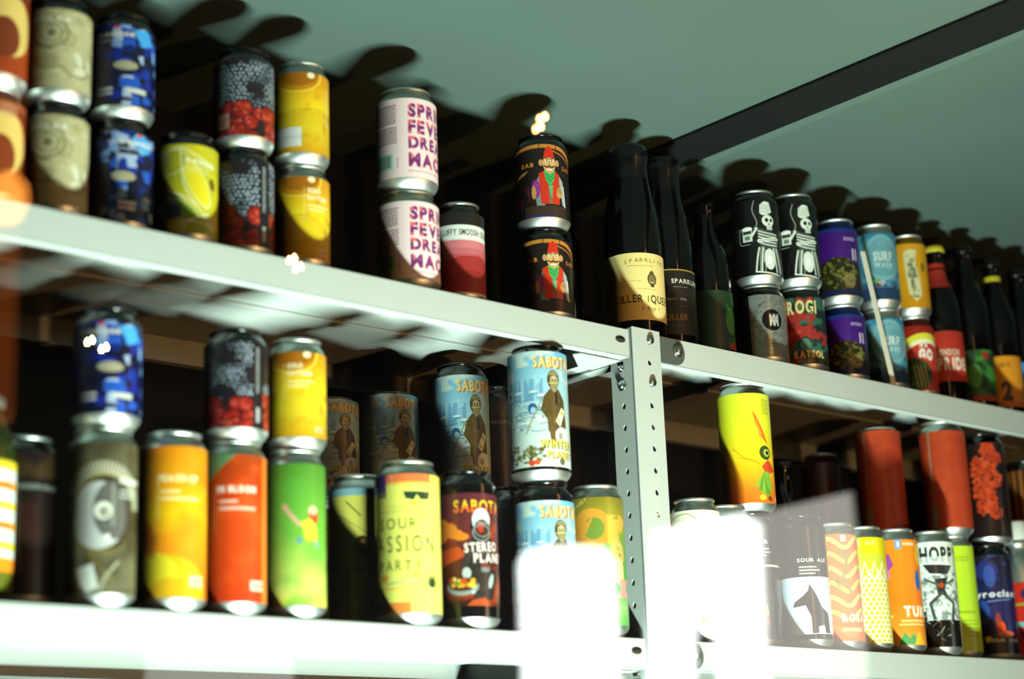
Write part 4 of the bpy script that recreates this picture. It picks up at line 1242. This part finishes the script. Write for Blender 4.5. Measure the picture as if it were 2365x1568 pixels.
def rack(label, x0, x1, posts):
    r = thing('shelving_rack', label, 'shelving rack', (0, 0, Z0), 0, 'white metal shelving racks')
    for z in (547, 198, -152):
        link('shelf', shelf_mesh(x0, x1, z), m_white, r)
    for p in posts:
        add_post(r, *p)
    return r
rack_l = rack('white slotted metal rack on the left of the perforated post', 405, 1404.4, [(405, 0, 1), (405, 313, 1, -1)])
rack_r = rack('white slotted metal rack on the right with the perforated front post', 1412, 2411, [(1408, -1.5, 1), (2415, 0, -1), (1408, 313, 1, -1), (2415, 313, -1, -1)])
for z in (547, 198):
    # slot in the left lip, bolts, corner plate
    s = link('slot', lathe([(0, 0), (4, 0), (4, .5), (0, .5)], 20), m_slot, rack_l)
    s.rotation_euler = (PI / 2, 0, 0); s.location = Vector((1390, 0, z - 14)) * .001; s.scale = (1.9, .95, 1)
    bolt(rack_r, 1434, -2.2, z - 9); bolt(rack_r, 1434, -2.2, z - 59)
    bolt(rack_r, 1407.2, 18, z - 62, 'x', 4.6); bolt(rack_r, 1407.2, 18, z - 42, 'x', 3.2)
    # half-round corner plate on the right lip
    bm = bmesh.new()
    pts = [(1450, 1), (1450, 31)] + [(1478 + 15 * math.sin(t), 16 + 15 * math.cos(t)) for t in [k * PI / 12 for k in range(13)]]
    f = bm.faces.new([bm.verts.new((x * .001, -.0004, (z - 33 + y) * .001)) for x, y in pts])
    e = bmesh.ops.extrude_face_region(bm, geom=[f])
    for v in [q for q in e['geom'] if isinstance(q, bmesh.types.BMVert)]:
        v.co.y -= .0012
    bmesh.ops.recalc_face_normals(bm, faces=bm.faces)
    me = bpy.data.meshes.new('plate'); bm.to_mesh(me); bm.free()
    link('corner_plate', me, m_plate, rack_r)
    bolt(rack_r, 1481, -1.8, z - 15)
    # triangular gusset behind the post, under the left shelf
    bm = bmesh.new()
    pts = [(1380, 60, z - 34), (1402, 60, z - 34), (1402, 14, z - 34), (1340, 14, z - 34), (1336, 22, z - 34)]
    f = bm.faces.new([bm.verts.new(Vector(p) * .001) for p in pts])
    e = bmesh.ops.extrude_face_region(bm, geom=[f])
    for v in [q for q in e['geom'] if isinstance(q, bmesh.types.BMVert)]:
        v.co.z -= .0013
    bmesh.ops.recalc_face_normals(bm, faces=bm.faces)
    me = bpy.data.meshes.new('gusset'); bm.to_mesh(me); bm.free()
    link('gusset', me, m_white, rack_l)

# ================================================================ cans
m_alu = mat('bare_aluminium', 'dde6e1', .42, 1.)
m_neck_alu = mat('brushed_aluminium_neck', 'a9b6b0', .36, .85)
m_neck_black = mat('black_lacquer', '0c0c0c', .16, 0, spec=.7)
m_neck_blue = mat('blue_lacquer', '1d3a8a', .3, .5)
m_neck_green = mat('dark_green_lacquer', '16302c', .3, .2)
m_neck_red = mat('dark_red_lacquer', '5a1610', .3, .3)
m_neck_gold = mat('gold_lacquer', 'a8801c', .3, .7)
NECK = {'alu': m_neck_alu, 'black': m_neck_black, 'blue': m_neck_blue, 'green': m_neck_green, 'red': m_neck_red, 'gold': m_neck_gold}
_mc = {}

def can_body(R, H, rt):
    k = ('b', R, H)
    if k not in _mc:
        _mc[k] = lathe([(R, 10.5), (R, H - 17), (R * .985, H - 14.5), (R * .94, H - 11.5), (rt + .9, H - 6.5), (rt - .6, H - 4.6), (rt - .4, H - 3.2)], 72, 'can_body')
    return _mc[k]

def can_base(R):
    k = ('s', R)
    if k not in _mc:
        rb = R * .74
        _mc[k] = lathe([(0, 10), (rb * .5, 9), (rb * .86, 5), (rb * .95, 1), (rb, 0), (rb * 1.06, .6), (R * .90, 4.6), (R * .965, 7.6), (R, 10.5)], 72, 'can_base')
    return _mc[k]

def can_lid(R, H, rt):
    k = ('l', R, H)
    if k not in _mc:
        _mc[k] = lathe([(rt - .4, H - 3.2), (rt + .9, H - 2.6), (rt + 1.1, H - .6), (rt + .5, H), (rt - .6, H - .3), (rt - 1.4, H - 2), (rt - 2, H - 6.4), (rt - 3.4, H - 6.6), (rt - 4, H - 5), (0, H - 5)], 72, 'can_lid')
    return _mc[k]

DESIGN = {}
def design(key, fn, R, hl, seed=1, rough=.36, metal=0., spec=.5, args=(), bg='202020'):
    cv = Cv(R, hl, bg, seed)
    fn(cv, *args)
    DESIGN[key] = (print_mat(key + '_print', cv, rough, metal, spec), R, hl)

def can(key, X, Y, zb, H, label, neck='alu', z0=11, ztop=15, group=None, turn=0, R=None, lid=None, name='beer_can'):
    if 198 <= zb < 500 and Y <= 52:          # the front row hangs a little over the lip
        X *= (Y + 1389) / (Y + 1400); Y -= 11
        if zb == 198:
            H -= 3
        else:
            zb -= 3
    zb += .4 if zb in (547, 198) else .8
    m_, Rd, hl = DESIGN[key]
    R = R or Rd
    rt = R * .8
    rot = -math.atan2(X, Y + 1400) + math.radians(turn)
    t = thing(name, label, 'can', W(X, Y, zb), rot, group)
    k = ('w', R, H, z0, ztop)
    if k not in _mc:
        _mc[k] = sleeve(R, z0, H - ztop)
    def put(nm, me, mt):
        o = bpy.data.objects.new(nm, me)
        if not me.materials:
            me.materials.append(None)
        o.material_slots[0].link = 'OBJECT'
        o.material_slots[0].material = mt
        o.parent = t
        COL.objects.link(o)
        return o
    put('can_body', can_body(R, H, rt), NECK[neck])
    put('can_base', can_base(R), m_alu)
    put('can_lid', can_lid(R, H, rt), NECK[lid] if lid else (m_alu if neck != 'black' else m_neck_black))
    put('label', _mc[k], m_)
    return t

S1, S2, S3 = 30.5, 28.5, 33
SH = 113; TH = 165
SL = SH - 26; TL = TH - 26
design('beige_eye', a_polar, S1, SL, 3)
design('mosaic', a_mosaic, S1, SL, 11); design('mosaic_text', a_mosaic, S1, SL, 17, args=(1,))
design('leaf', a_leaf, S1, SL, 5)
design('berry', a_berry, S1, SL, 4); design('berry_plain', a_berry, S1, SL, 8, args=(1,)); design('berry_low', a_berry, S1, SL, 9, args=(2,))
design('gold', a_gold, S2, SL, 5); design('gold_text', a_gold, S2, SL, 6, args=(1,)); design('gold_front', a_gold, S2, SL, 7, args=(2,))
design('pink', a_pink, S3, SL, 5, rough=.5, bg='fae4e2')
design('smoosh', a_smoosh, 28, 92, 5, rough=.55, bg='15120f')
design('genie', a_genie, 31, SL, 5)
design('skeleton', a_skel, S1, 108, 5)
design('silver_disc', a_em, S1, SL, 5, rough=.28, metal=.5)
design('teal_red', a_rogi, S1, SL, 5)
design('purple', a_purple, 29, 92, 5, metal=.2)
design('wave', a_surf, 29, 92, 5, metal=.2)
design('yellow', a_yellowcan, 26, 92, 5, metal=.2)
design('redgo', a_go, 26, 88, 5)
design('stone_fruit', a_peachorange, S1, SL, 5)
design('eye', a_eye, S1, TL, 5, rough=.3)
design('peach', a_peach, S1, TL, 5); design('red_orange', a_bloom, S1, TL, 5); design('green', a_green, 29.5, TL, 5)
design('sunglasses', a_passion, 33, TL, 5, rough=.22); design('pale_yellow', a_dkyel, 30, TL, 5)
design('astronaut', a_stereo, 31.5, 118, 5, rough=.3); design('astronaut_dark', a_stereo, 30.5, 118, 6, rough=.3, args=(1,))
design('winter', a_winter, 32.5, 128, 5, rough=.34)
design('oregon', a_oregon, 30, TL, 5, metal=.2, rough=.3)
design('cream', a_cream, 28.5, TL, 5); design('mango', a_gw, 29, TL, 5)
design('tropic', a_tropic, 32, 140, 5); design('sour', a_sour, 29, TL, 5, rough=.25); design('dog', a_dog, 29.5, TL, 5, rough=.2)
design('coral', a_peachcan, 29, TL, 5); design('lattice', a_lattice, 27.5, TL, 5); design('orange_patch', a_tu, 29, TL, 5)
design('hoppy', a_hop, 29.5, TL, 5, rough=.22); design('lime', a_lime, 27.5, TL, 5)
design('orange', a_orange, 31, 140, 5, rough=.45); design('flower', a_flower, 31, TL, 5); design('navy', a_pyro, 31, TL, 5)
design('darkcan', a_darkcan, S1, TL, 5); design('small_orange', a_smallorange, 27, TL, 5); design('darkred', a_darkred, 28, TL, 5); design('wood', a_darkwood, 29, TL, 5)

U, L = 547, 198
GU = 'cans stacked two high on the upper left shelf'
GR = 'cans stacked two high on the upper right shelf'
GT = 'tall cans standing on the lower left shelf'
GV = 'tall cans standing on the lower right shelf'
GS = 'cans stacked on top of the tall cans'
def pair(k1, k2, X, Y, l1, l2, n1='black', n2='black', h1=SH, h2=SH, g=GU, R=None, t1=0, t2=0, dx=0, **kw):
    can(k1, X, Y, U, h1, l1, n1, group=g, turn=t1, R=R, **kw)
    can(k2, X + dx, Y, U + h1, h2, l2, n2, group=g, turn=t2, R=R, **kw)
pair('stone_fruit', 'stone_fruit', 650, 45, 'orange brown can with a peach shape, lower of the stack at the far left edge', 'orange brown can with a peach shape, upper of the stack at the far left edge', 'red', 'red')
pair('beige_eye', 'beige_eye', 714, 45, 'beige can with a big drawn eye, lower of its stack with black neck', 'beige can with a big drawn eye, upper of its stack at top left', 'black', 'black', h2=105)
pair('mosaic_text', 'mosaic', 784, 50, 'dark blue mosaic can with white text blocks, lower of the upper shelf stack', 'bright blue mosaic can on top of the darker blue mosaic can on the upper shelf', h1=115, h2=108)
can('leaf', 853, 45, U, 116, 'yellow green can with white leaf outlines standing alone on the upper shelf', 'black', group='single cans on the upper left shelf')
pair('berry_plain', 'berry', 918, 45, 'blackberry and raspberry can, lower of the stack on the upper shelf', 'blackberry and raspberry can with ingredients text, upper of the stack on the upper shelf', h1=114.5, h2=107)
pair('gold_text', 'gold', 988, 45, 'golden yellow can with white lettering, lower of the upper shelf stack', 'golden yellow can with a white date sticker, upper of the upper shelf stack', 'alu', 'alu')
pair('pink', 'pink', 1121, 40, 'pale pink can with purple and coral letters, lower and partly in shadow', 'pale pink can with purple and coral letters, upper of its stack', 'alu', 'alu', h1=111, h2=116)
can('smoosh', 1192, 42, U, 114, 'black can with red waves and a white lettered band beside the pink cans', 'black', z0=8, ztop=14, group='single cans on the upper left shelf', lid='alu')
pair('genie', 'genie', 1324, 48, 'black can with a moustached man in red hat, lower and half in shadow', 'black can with a moustached man in red hat, upper of its stack', h1=111, h2=114)
pair('silver_disc', 'skeleton', 1688, 44, 'silver can with a round black emblem under the left skeleton can', 'black can with a white skeleton drawing, left of the two', 'black', 'black', h1=106, h2=126, g=GR, lid='alu')
pair('teal_red', 'skeleton', 1760, 40, 'dark green and red can with cream letters under the right skeleton can', 'black can with a white skeleton drawing, right of the two', 'green', 'black', h1=114, h2=127, g=GR, lid='alu')
pair('purple', 'purple', 1850, 44, 'purple can with a dark round picture, lower and mostly in shadow', 'purple can with a dark round picture, upper of its stack', 'blue', 'blue', h1=107, h2=119, g=GR)
pair('wave', 'wave', 1935, 45, 'light blue can with a pale wave disc, lower and half in shadow', 'light blue can with a pale wave disc, upper of its stack', 'alu', 'alu', h1=115.5, h2=120, g=GR)
can('redgo', 2007, 45, U, 117, 'red can with a yellow arc and green leaf under the yellow can', 'red', group=GR)
can('yellow', 2007, 45, U + 117, 118, 'mustard yellow can with a pale ragged shape on top of the red can', 'gold', group=GR)

# lower shelf, left bay
can('eye', 766, 36, L, 162, 'tall brown can with a giant eye under the blue mosaic can', group=GT)
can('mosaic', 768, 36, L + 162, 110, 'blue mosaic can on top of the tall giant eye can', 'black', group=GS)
can('peach', 838, 36, L, 166, 'tall orange can with a yellow mango and white title, nothing on top', group=GT)
can('red_orange', 903, 36, L, TH, 'tall red orange can with a green corner under the berry can', group=GT)
can('berry_low', 905, 36, L + TH, 108, 'blackberry and raspberry can on top of the tall red orange can', 'black', group=GS)
can('green', 972, 36, L, 164, 'tall green and yellow can with a small running figure', group=GT)
can('gold_front', 975, 36, L + 164, 110, 'golden yellow can on top of the tall green can', 'alu', group=GS)
can('pale_yellow', 1085, 88, L, 159, 'tall yellow can in shadow behind the pale yellow sunglasses can', group=GT)
can('sunglasses', 1109, 36, L, 167, 'tall pale yellow can with sunglasses and large dark lettering', group=GT)
can('astronaut', 1187, 36, L, TH, 'tall dark can with an astronaut and a fruit bowl, in front', 'black', z0=22, ztop=25, group=GT)
can('darkcan', 1304, 182, L, TH, 'black can in the second row between the two astronaut cans', 'black', group='cans in the dark rear of the lower shelf')
can('winter', 1304, 182, L + TH, 163, 'dim blue snowy scene can just behind and above the front astronaut can', 'black', z0=-1 + 10, ztop=16, group='cans with a blue snowy scene')
can('astronaut_dark', 1308, 106, L, 171, 'dark red can with an astronaut standing behind and between two front cans', 'black', z0=22, ztop=25, group=GT)
can('winter', 1296, 36, L, 164, 'blue snowy scene can standing on the shelf, half hidden by glare', 'black', z0=14, ztop=22, group='cans with a blue snowy scene')
can('winter', 1294, 36, L + 164, 150, 'brightly lit blue snowy scene can, upper of its stack near the post', 'black', z0=14, ztop=9, group='cans with a blue snowy scene')
can('oregon', 1374, 36, L, 168, 'tall green can with curly orange letters beside the perforated post', group=GT)
can('darkcan', 704, 66, L, 152, 'tall black can with faint red curves left of the giant eye can', 'black', group=GT, turn=0, lid='alu')
can('pale_yellow', 1085, 215, L, TH, 'dim tall can deep on the shelf under the rear left snowy can', group='cans in the dark rear of the lower shelf')
can('winter', 1150, 228, L + TH, 112, 'dim blue snowy scene can at the rear, left of the two', 'black', z0=10, ztop=4, group='cans with a blue snowy scene')
can('pale_yellow', 1150, 228, L, TH, 'dim tall can at the rear that carries the left snowy can', group='cans in the dark rear of the lower shelf')
can('winter', 1217, 205, L + TH, 122, 'dim blue snowy scene can at the rear, right of the two', 'black', z0=10, ztop=4, group='cans with a blue snowy scene')
can('pale_yellow', 1217, 205, L, TH, 'dim tall can at the rear that carries the right snowy can', group='cans in the dark rear of the lower shelf')
can('darkcan', 1368, 200, L, TH, 'black can at the rear behind the brightly lit snowy can, on the shelf', 'black', group='cans in the dark rear of the lower shelf')
can('darkcan', 1368, 200, L + TH, 148, 'black can at the rear behind the brightly lit snowy can, upper one', 'black', group='cans in the dark rear of the lower shelf')

# lower shelf, right bay
can('small_orange', 1500, 84, L, 168, 'can with orange stripes and a blue band just right of the post', group=GV)
can('cream', 1533, 36, L, 168, 'tall cream can with thin red and green vines reading ALE', group=GV)
can('mango', 1591, 42, L, 166, 'tall white and green can left of the black sour can', group=GV)
can('sour', 1651, 53, L, 164, 'tall black can with pink panels under the yellow parrot can', 'black', group=GV)
can('tropic', 1650, 53, L + 164, 160, 'tall yellow to orange can with a bird and green leaves', group=GS, z0=9, ztop=15)
can('dog', 1724, 38, L, TH, 'tall black can with a dog silhouette on pale blue reading SOUR ALE', 'black', group=GV)
can('coral', 1785, 38, L, 160, 'tall coral can with yellow green wavy bands', group=GV)
can('lattice', 1846, 40, L, 161, 'tall yellow can with a white lattice print', group=GV)
can('orange_patch', 1912, 40, L, 163, 'tall orange can with purple patches and white letters', group=GV)
can('hoppy', 1983, 36, L, TH, 'tall white can with a black and grey machine drawing', group=GV)
can('lime', 2056, 53, L, 167, 'tall plain lime green can right of the machine drawing can', group=GV)
can('orange', 2057, 53, L + 167, 158, 'tall rusty orange can with a grey seam, nearer of the two', group=GS, z0=9, ztop=15)
can('darkcan', 1975, 104, L, TH, 'dark can behind the orange and white cans that carries a rusty can', 'black', group='cans in the dark rear of the lower shelf')
can('orange', 1975, 100, L + TH, 150, 'tall rusty orange can with a grey seam, left and farther of the two', group=GS, z0=9, ztop=5)
can('navy', 2136, 53, L, 160, 'tall dark blue can with white lettering near the right edge', 'black', group=GV)
can('flower', 2148, 53, L + 160, 158, 'tall black can with red flowers on top of the dark blue can', 'black', group=GS)
can('darkred', 2003, 225, L, TH, 'dark red can at the rear of the right bay, on the shelf', 'red', group='cans in the dark rear of the lower shelf')
can('darkred', 2003, 225, L + TH, 140, 'dark red can at the rear of the right bay, upper one', 'red', group='cans in the dark rear of the lower shelf')
can('wood', 2262, 60, L, TH, 'dark brown striped can at the right edge, on the shelf', 'black', group=GV)
can('wood', 2262, 60, L + TH, 128, 'orange brown striped can at the right edge, upper one', 'black', group=GS)

# ================================================================ bottles
m_glassd = mat('dark_bottle_glass', '060505', .1, 0, spec=.35)
m_glassb = mat('brown_bottle_glass', '120904', .08, 0, spec=.6)
m_foil = mat('black_foil', '0b0b0c', .25, .3)
m_capy = mat('yellow_cap', 'b8b02a', .4)
m_red = mat('red_neck_label', '9a2a1c', .5)
m_silver = m_alu

def bottle(key, X, Y, zb, prof, zl, label, glass=m_glassd, group=None, name='beer_bottle', extras=(), turn=0):
    rot = -math.atan2(X, Y + 1400) + math.radians(turn)
    t = thing(name, label, 'bottle', W(X, Y, zb + .4), rot, group)
    link('glass', lathe(prof, 56), glass, t)
    if key:
        m_, R, hl = DESIGN[key]
        link('label', sleeve(R, zl[0], zl[1], dr=.25), m_, t)
    for nm, pr, mt in extras:
        link(nm, lathe(pr, 48), mt, t)
    return t
design('cream_label', a_killer, 35, 82, 5, rough=.55); design('black_label', a_killerdark, 32, 82, 6, rough=.5)
design('red_label', a_pri, 28.5, 72, 5, rough=.45); design('green_label', a_greenlabel, 28.5, 75, 5, rough=.45); design('two', a_two, 28, 75, 5, rough=.45)
design('blue_label', a_bluelabel, 28, 75, 5, rough=.45); design('red_teal', a_redteal, 29, 100, 5, rough=.3); design('left_bottle', a_leftbottle, 30, 112, 5, rough=.4)
GB = 'bottles on the upper shelf'
def wine(R, H):
    return [(0, 4), (R * .6, 3), (R * .9, 0), (R, 4), (R, H * .55), (R * .97, H * .62), (R * .82, H * .70), (R * .6, H * .78), (R * .5, H * .84), (R * .47, H * .93), (R * .52, H * .935), (R * .52, H * .965), (R * .46, H * .97), (R * .44, H), (0, H)]
def beer(R, H):
    return [(0, 4), (R * .6, 3), (R * .9, 0), (R, 4), (R, H * .58), (R * .93, H * .66), (R * .72, H * .73), (R * .5, H * .8), (R * .43, H * .88), (R * .42, H * .96), (R * .46, H * .965), (R * .46, H * .985), (0, H * .985)]
def wide(R, H):   # broad straight-necked bottle as seen on the shelf
    return [(0, 4), (R * .6, 3), (R * .92, 0), (R, 4), (R, H * .52), (R * .98, H * .60), (R * .9, H * .68), (R * .76, H * .76), (R * .66, H * .84), (R * .62, H * .92), (R * .66, H * .93), (R * .66, H * .985), (R * .6, H), (0, H)]
def cap(R, H, f=.5):
    return [(R * f, H * .955), (R * (f + .03), H * .96), (R * (f + .02), H * .985), (R * (f - .04), H * 1.0), (0, H * 1.002)]
bottle('cream_label', 1466, 47, U, wide(34.6, 246), (22, 104), 'dark wine bottle with a cream label and small dark emblem', group=GB, name='sparkling_bottle', extras=[('foil', [(25, 172), (23.5, 200), (22.5, 226), (23.8, 229), (23.8, 243), (22, 247), (0, 247.5)], m_foil)])
bottle('black_label', 1540, 62, U, wide(31.6, 252), (20, 102), 'dark bottle with a black label behind the cream labelled bottle', group=GB, name='sparkling_bottle', extras=[('foil', [(22.8, 176), (21.5, 205), (20.8, 232), (21.8, 235), (21.8, 249), (20, 252), (0, 253)], m_foil)])
bottle(None, 1405, 110, U, beer(26, 205), None, 'plain dark bottle in the shadow left of the cream labelled bottle', group=GB)
bottle('green_label', 1612, 62, U, beer(28.2, 212), (14, 89), 'dark bottle with a dim green label left of the silver can', group=GB, turn=60)
bottle('red_label', 2078, 50, U, beer(28.2, 238), (34, 106), 'dark bottle with a red label and a red neck label', group=GB, extras=[('neck_label', [(21.5, 172), (15.5, 187), (12.8, 202), (12.6, 210)], m_red), ('cap', cap(28.2, 238), m_capy)])
bottle('green_label', 2148, 50, U, beer(28.2, 250), (14, 89), 'dark bottle with a green leafy label right of the red labelled bottle', group=GB, extras=[('cap', cap(28.2, 250), m_foil)])
bottle('two', 2213, 48, U, beer(27.7, 240), (14, 89), 'dark bottle with an orange label showing a large 2', group=GB, extras=[('collar', [(12.4, 206), (12.5, 214)], m_capy), ('cap', cap(27.7, 240), m_foil)])
bottle('blue_label', 2277, 48, U, beer(27.7, 236), (14, 89), 'dark bottle with a blue and yellow label at the right edge', group=GB, extras=[('cap', cap(27.7, 236), m_foil)])
bottle('left_bottle', 650, 36, L, [(0, 4), (18, 3), (28, 0), (29.8, 4), (29.8, 128), (28, 140), (22, 152), (18, 162), (17, 171), (18.5, 172), (18.5, 176), (0, 176)], (10, 122), 'green bottle with yellow and white lettered label at the lower left edge', mat('green_glass', '26300c', .1), 'bottles on the lower shelf', extras=[('cap', [(18.6, 168), (19.4, 170), (19, 177), (15, 179.5), (0, 180)], m_neck_alu)])
bottle(None, 1868, 182, L, beer(27, 276), None, 'plain dark bottle at the rear of the lower right shelf', group='bottles on the lower shelf', extras=[('cap', cap(27, 276), m_foil)])
bottle('red_teal', 2196, 42, L, [(0, 4), (18, 3), (27, 0), (28.8, 5), (28.8, 128), (27, 140), (21, 150), (16, 156), (15, 162), (17.5, 164), (17.5, 170), (14, 172), (0, 172)], (10, 110), 'red and teal bottle with a silver neck and white cap at right', m_neck_alu, 'bottles on the lower shelf', extras=[('cap', [(16, 171), (16.5, 174), (16.5, 196), (14, 199), (0, 200)], mat('white_cap', 'cfd6cc', .5))])

# ================================================================ paper card between two cans
cd = link('paper_card', box_mesh([(-5, -.3, 0, 5, .3, 183)], .1), mat('card_paper', 'd8decb', .7))
cd.location = W(1900, 8, U + 1.6); cd.rotation_euler = (0, -math.atan2(42, 181), 0)
tag(cd, 'narrow white paper card standing between the purple and light blue cans', 'card')

# ================================================================ lamps and added glare shapes on the street side, mirrored in the window
def glow(name, col, st):
    return mat(name, '202020', .6, 0, emit=col, strength=st)
g_white = glow('white_glare_glow', 'f4fff8', 9)
g_dim = glow('grey_glare_glow', 'f2ece0', 2.3)
g_soft = glow('box_glare_glow', 'f4fff8', 1.7)
g_warm = glow('bulb_glow', 'ffb060', 130)
g_big = glow('amber_lamp_glow', 'ff9a3c', 9)
g_amb = glow('amber_haze_glow', 'ff7a28', .6)
m_cord = mat('lamp_cord', '1a1a1a', .6)
GL = 'lamps hanging on the street side'

def prism(pts, y0, y1):
    bm = bmesh.new()
    f = bm.faces.new([bm.verts.new((x * .001, y0 * .001, z * .001)) for x, z in pts])
    e = bmesh.ops.extrude_face_region(bm, geom=[f])
    for v in [q for q in e['geom'] if isinstance(q, bmesh.types.BMVert)]:
        v.co.y = y1 * .001
    bmesh.ops.recalc_face_normals(bm, faces=bm.faces)
    me = bpy.data.meshes.new('prism'); bm.to_mesh(me); bm.free()
    return me

def lamp(label, X, Y, z, me, mt, cordx=0, ctop=0, cat='lamp', name='lamp_or_glow_shape', group=GL):  # hangs real lamps and also the added glare shapes
    t = thing(name, label, cat, W(X, Y, z), 0, group)
    link('shade', me, mt, t)
    link('cord', rod_mesh([(cordx, 0, ctop), (cordx, 0, 1901 - z)], 1.5, 8), m_cord, t)
    return t
def rounded(w, h, r):
    p = []
    for cx, cz, a0 in ((w / 2 - r, h / 2 - r, 0), (-w / 2 + r, h / 2 - r, PI / 2), (-w / 2 + r, -h / 2 + r, PI), (w / 2 - r, -h / 2 + r, 1.5 * PI)):
        for k in range(6):
            p.append((cx + r * math.cos(a0 + k * PI / 10), cz + r * math.sin(a0 + k * PI / 10)))
    return p
lamp('tall white glowing column with rounded top, added for the glare over the snowy can', 2945, -3300, 450, lathe([(0, -210), (100, -205), (118, -180), (118, 170), (104, 200), (0, 208)], 32), g_white, 0, 205, name='glare_column')  # glowing column added only for its white glare in the glass
lamp('white glowing two-legged panel added for the glare right of the post', 3430, -3300, 550, prism([(-150, 180), (-20, 208), (130, 243), (205, 218), (190, -230), (62, -230), (50, -50), (5, -5), (-60, -22), (-92, -230), (-205, -230)], -30, 30), g_white, 100, 230)  # emissive cut-out added to give the forked glare in the pane
lamp('wide glowing box added for the glare over the lower left shelf lip', 1980, -3300, 330, prism(rounded(300, 215, 25), -40, 40), g_soft, 0, 100)  # glowing box added to brighten the lip by its reflection
lamp('dim tilted glowing panel added for the grey reflection over the dog can', 3840, -3300, 620, prism([(-190, 180), (205, 275), (215, -150), (200, -260), (-200, -260)], -15, 15), g_dim, 100, 240, 'glowing panel', 'glare_panel')  # emissive sheet added to lay a grey reflection on the pane
for i, (x, y, z, w) in enumerate([(1738, -2000, 1050, 'right upper'), (1729, -2000, 1031, 'left lower'), (1279, -2000, 739, 'left upper'), (1289, -2000, 729, 'right lower'), (989, -2000, 583, 'left'), (1008, -2000, 577, 'right')]):
    place = ['mirrored above the moustached man can', 'mirrored on the upper shelf lip', 'mirrored on the lower blue mosaic can'][i // 2]
    lamp('small warm glowing bulb, %s of the pair %s' % (w, place), x, y, z, lathe([(0, -5.5), (3.5, -4.5), (5, 0), (3.5, 4.5), (1.5, 7), (0, 7.5)], 20), g_warm, 0, 6, name='string_bulb', group='small warm bulbs')
lamp('round amber lamp mirrored at the left edge of the upper shelf', 598, -1400, 506, lathe([(0, -22), (12, -18), (17, -4), (15, 10), (7, 20), (0, 22)], 24), g_big, 0, 20)
lamp('dim tall amber tube added for the orange haze at the left edge', 640, -1500, 503, lathe([(0, -160), (14, -158), (16, -150), (16, 150), (14, 158), (0, 160)], 20), g_amb, 0, 158)  # faint glowing tube added to give the orange haze
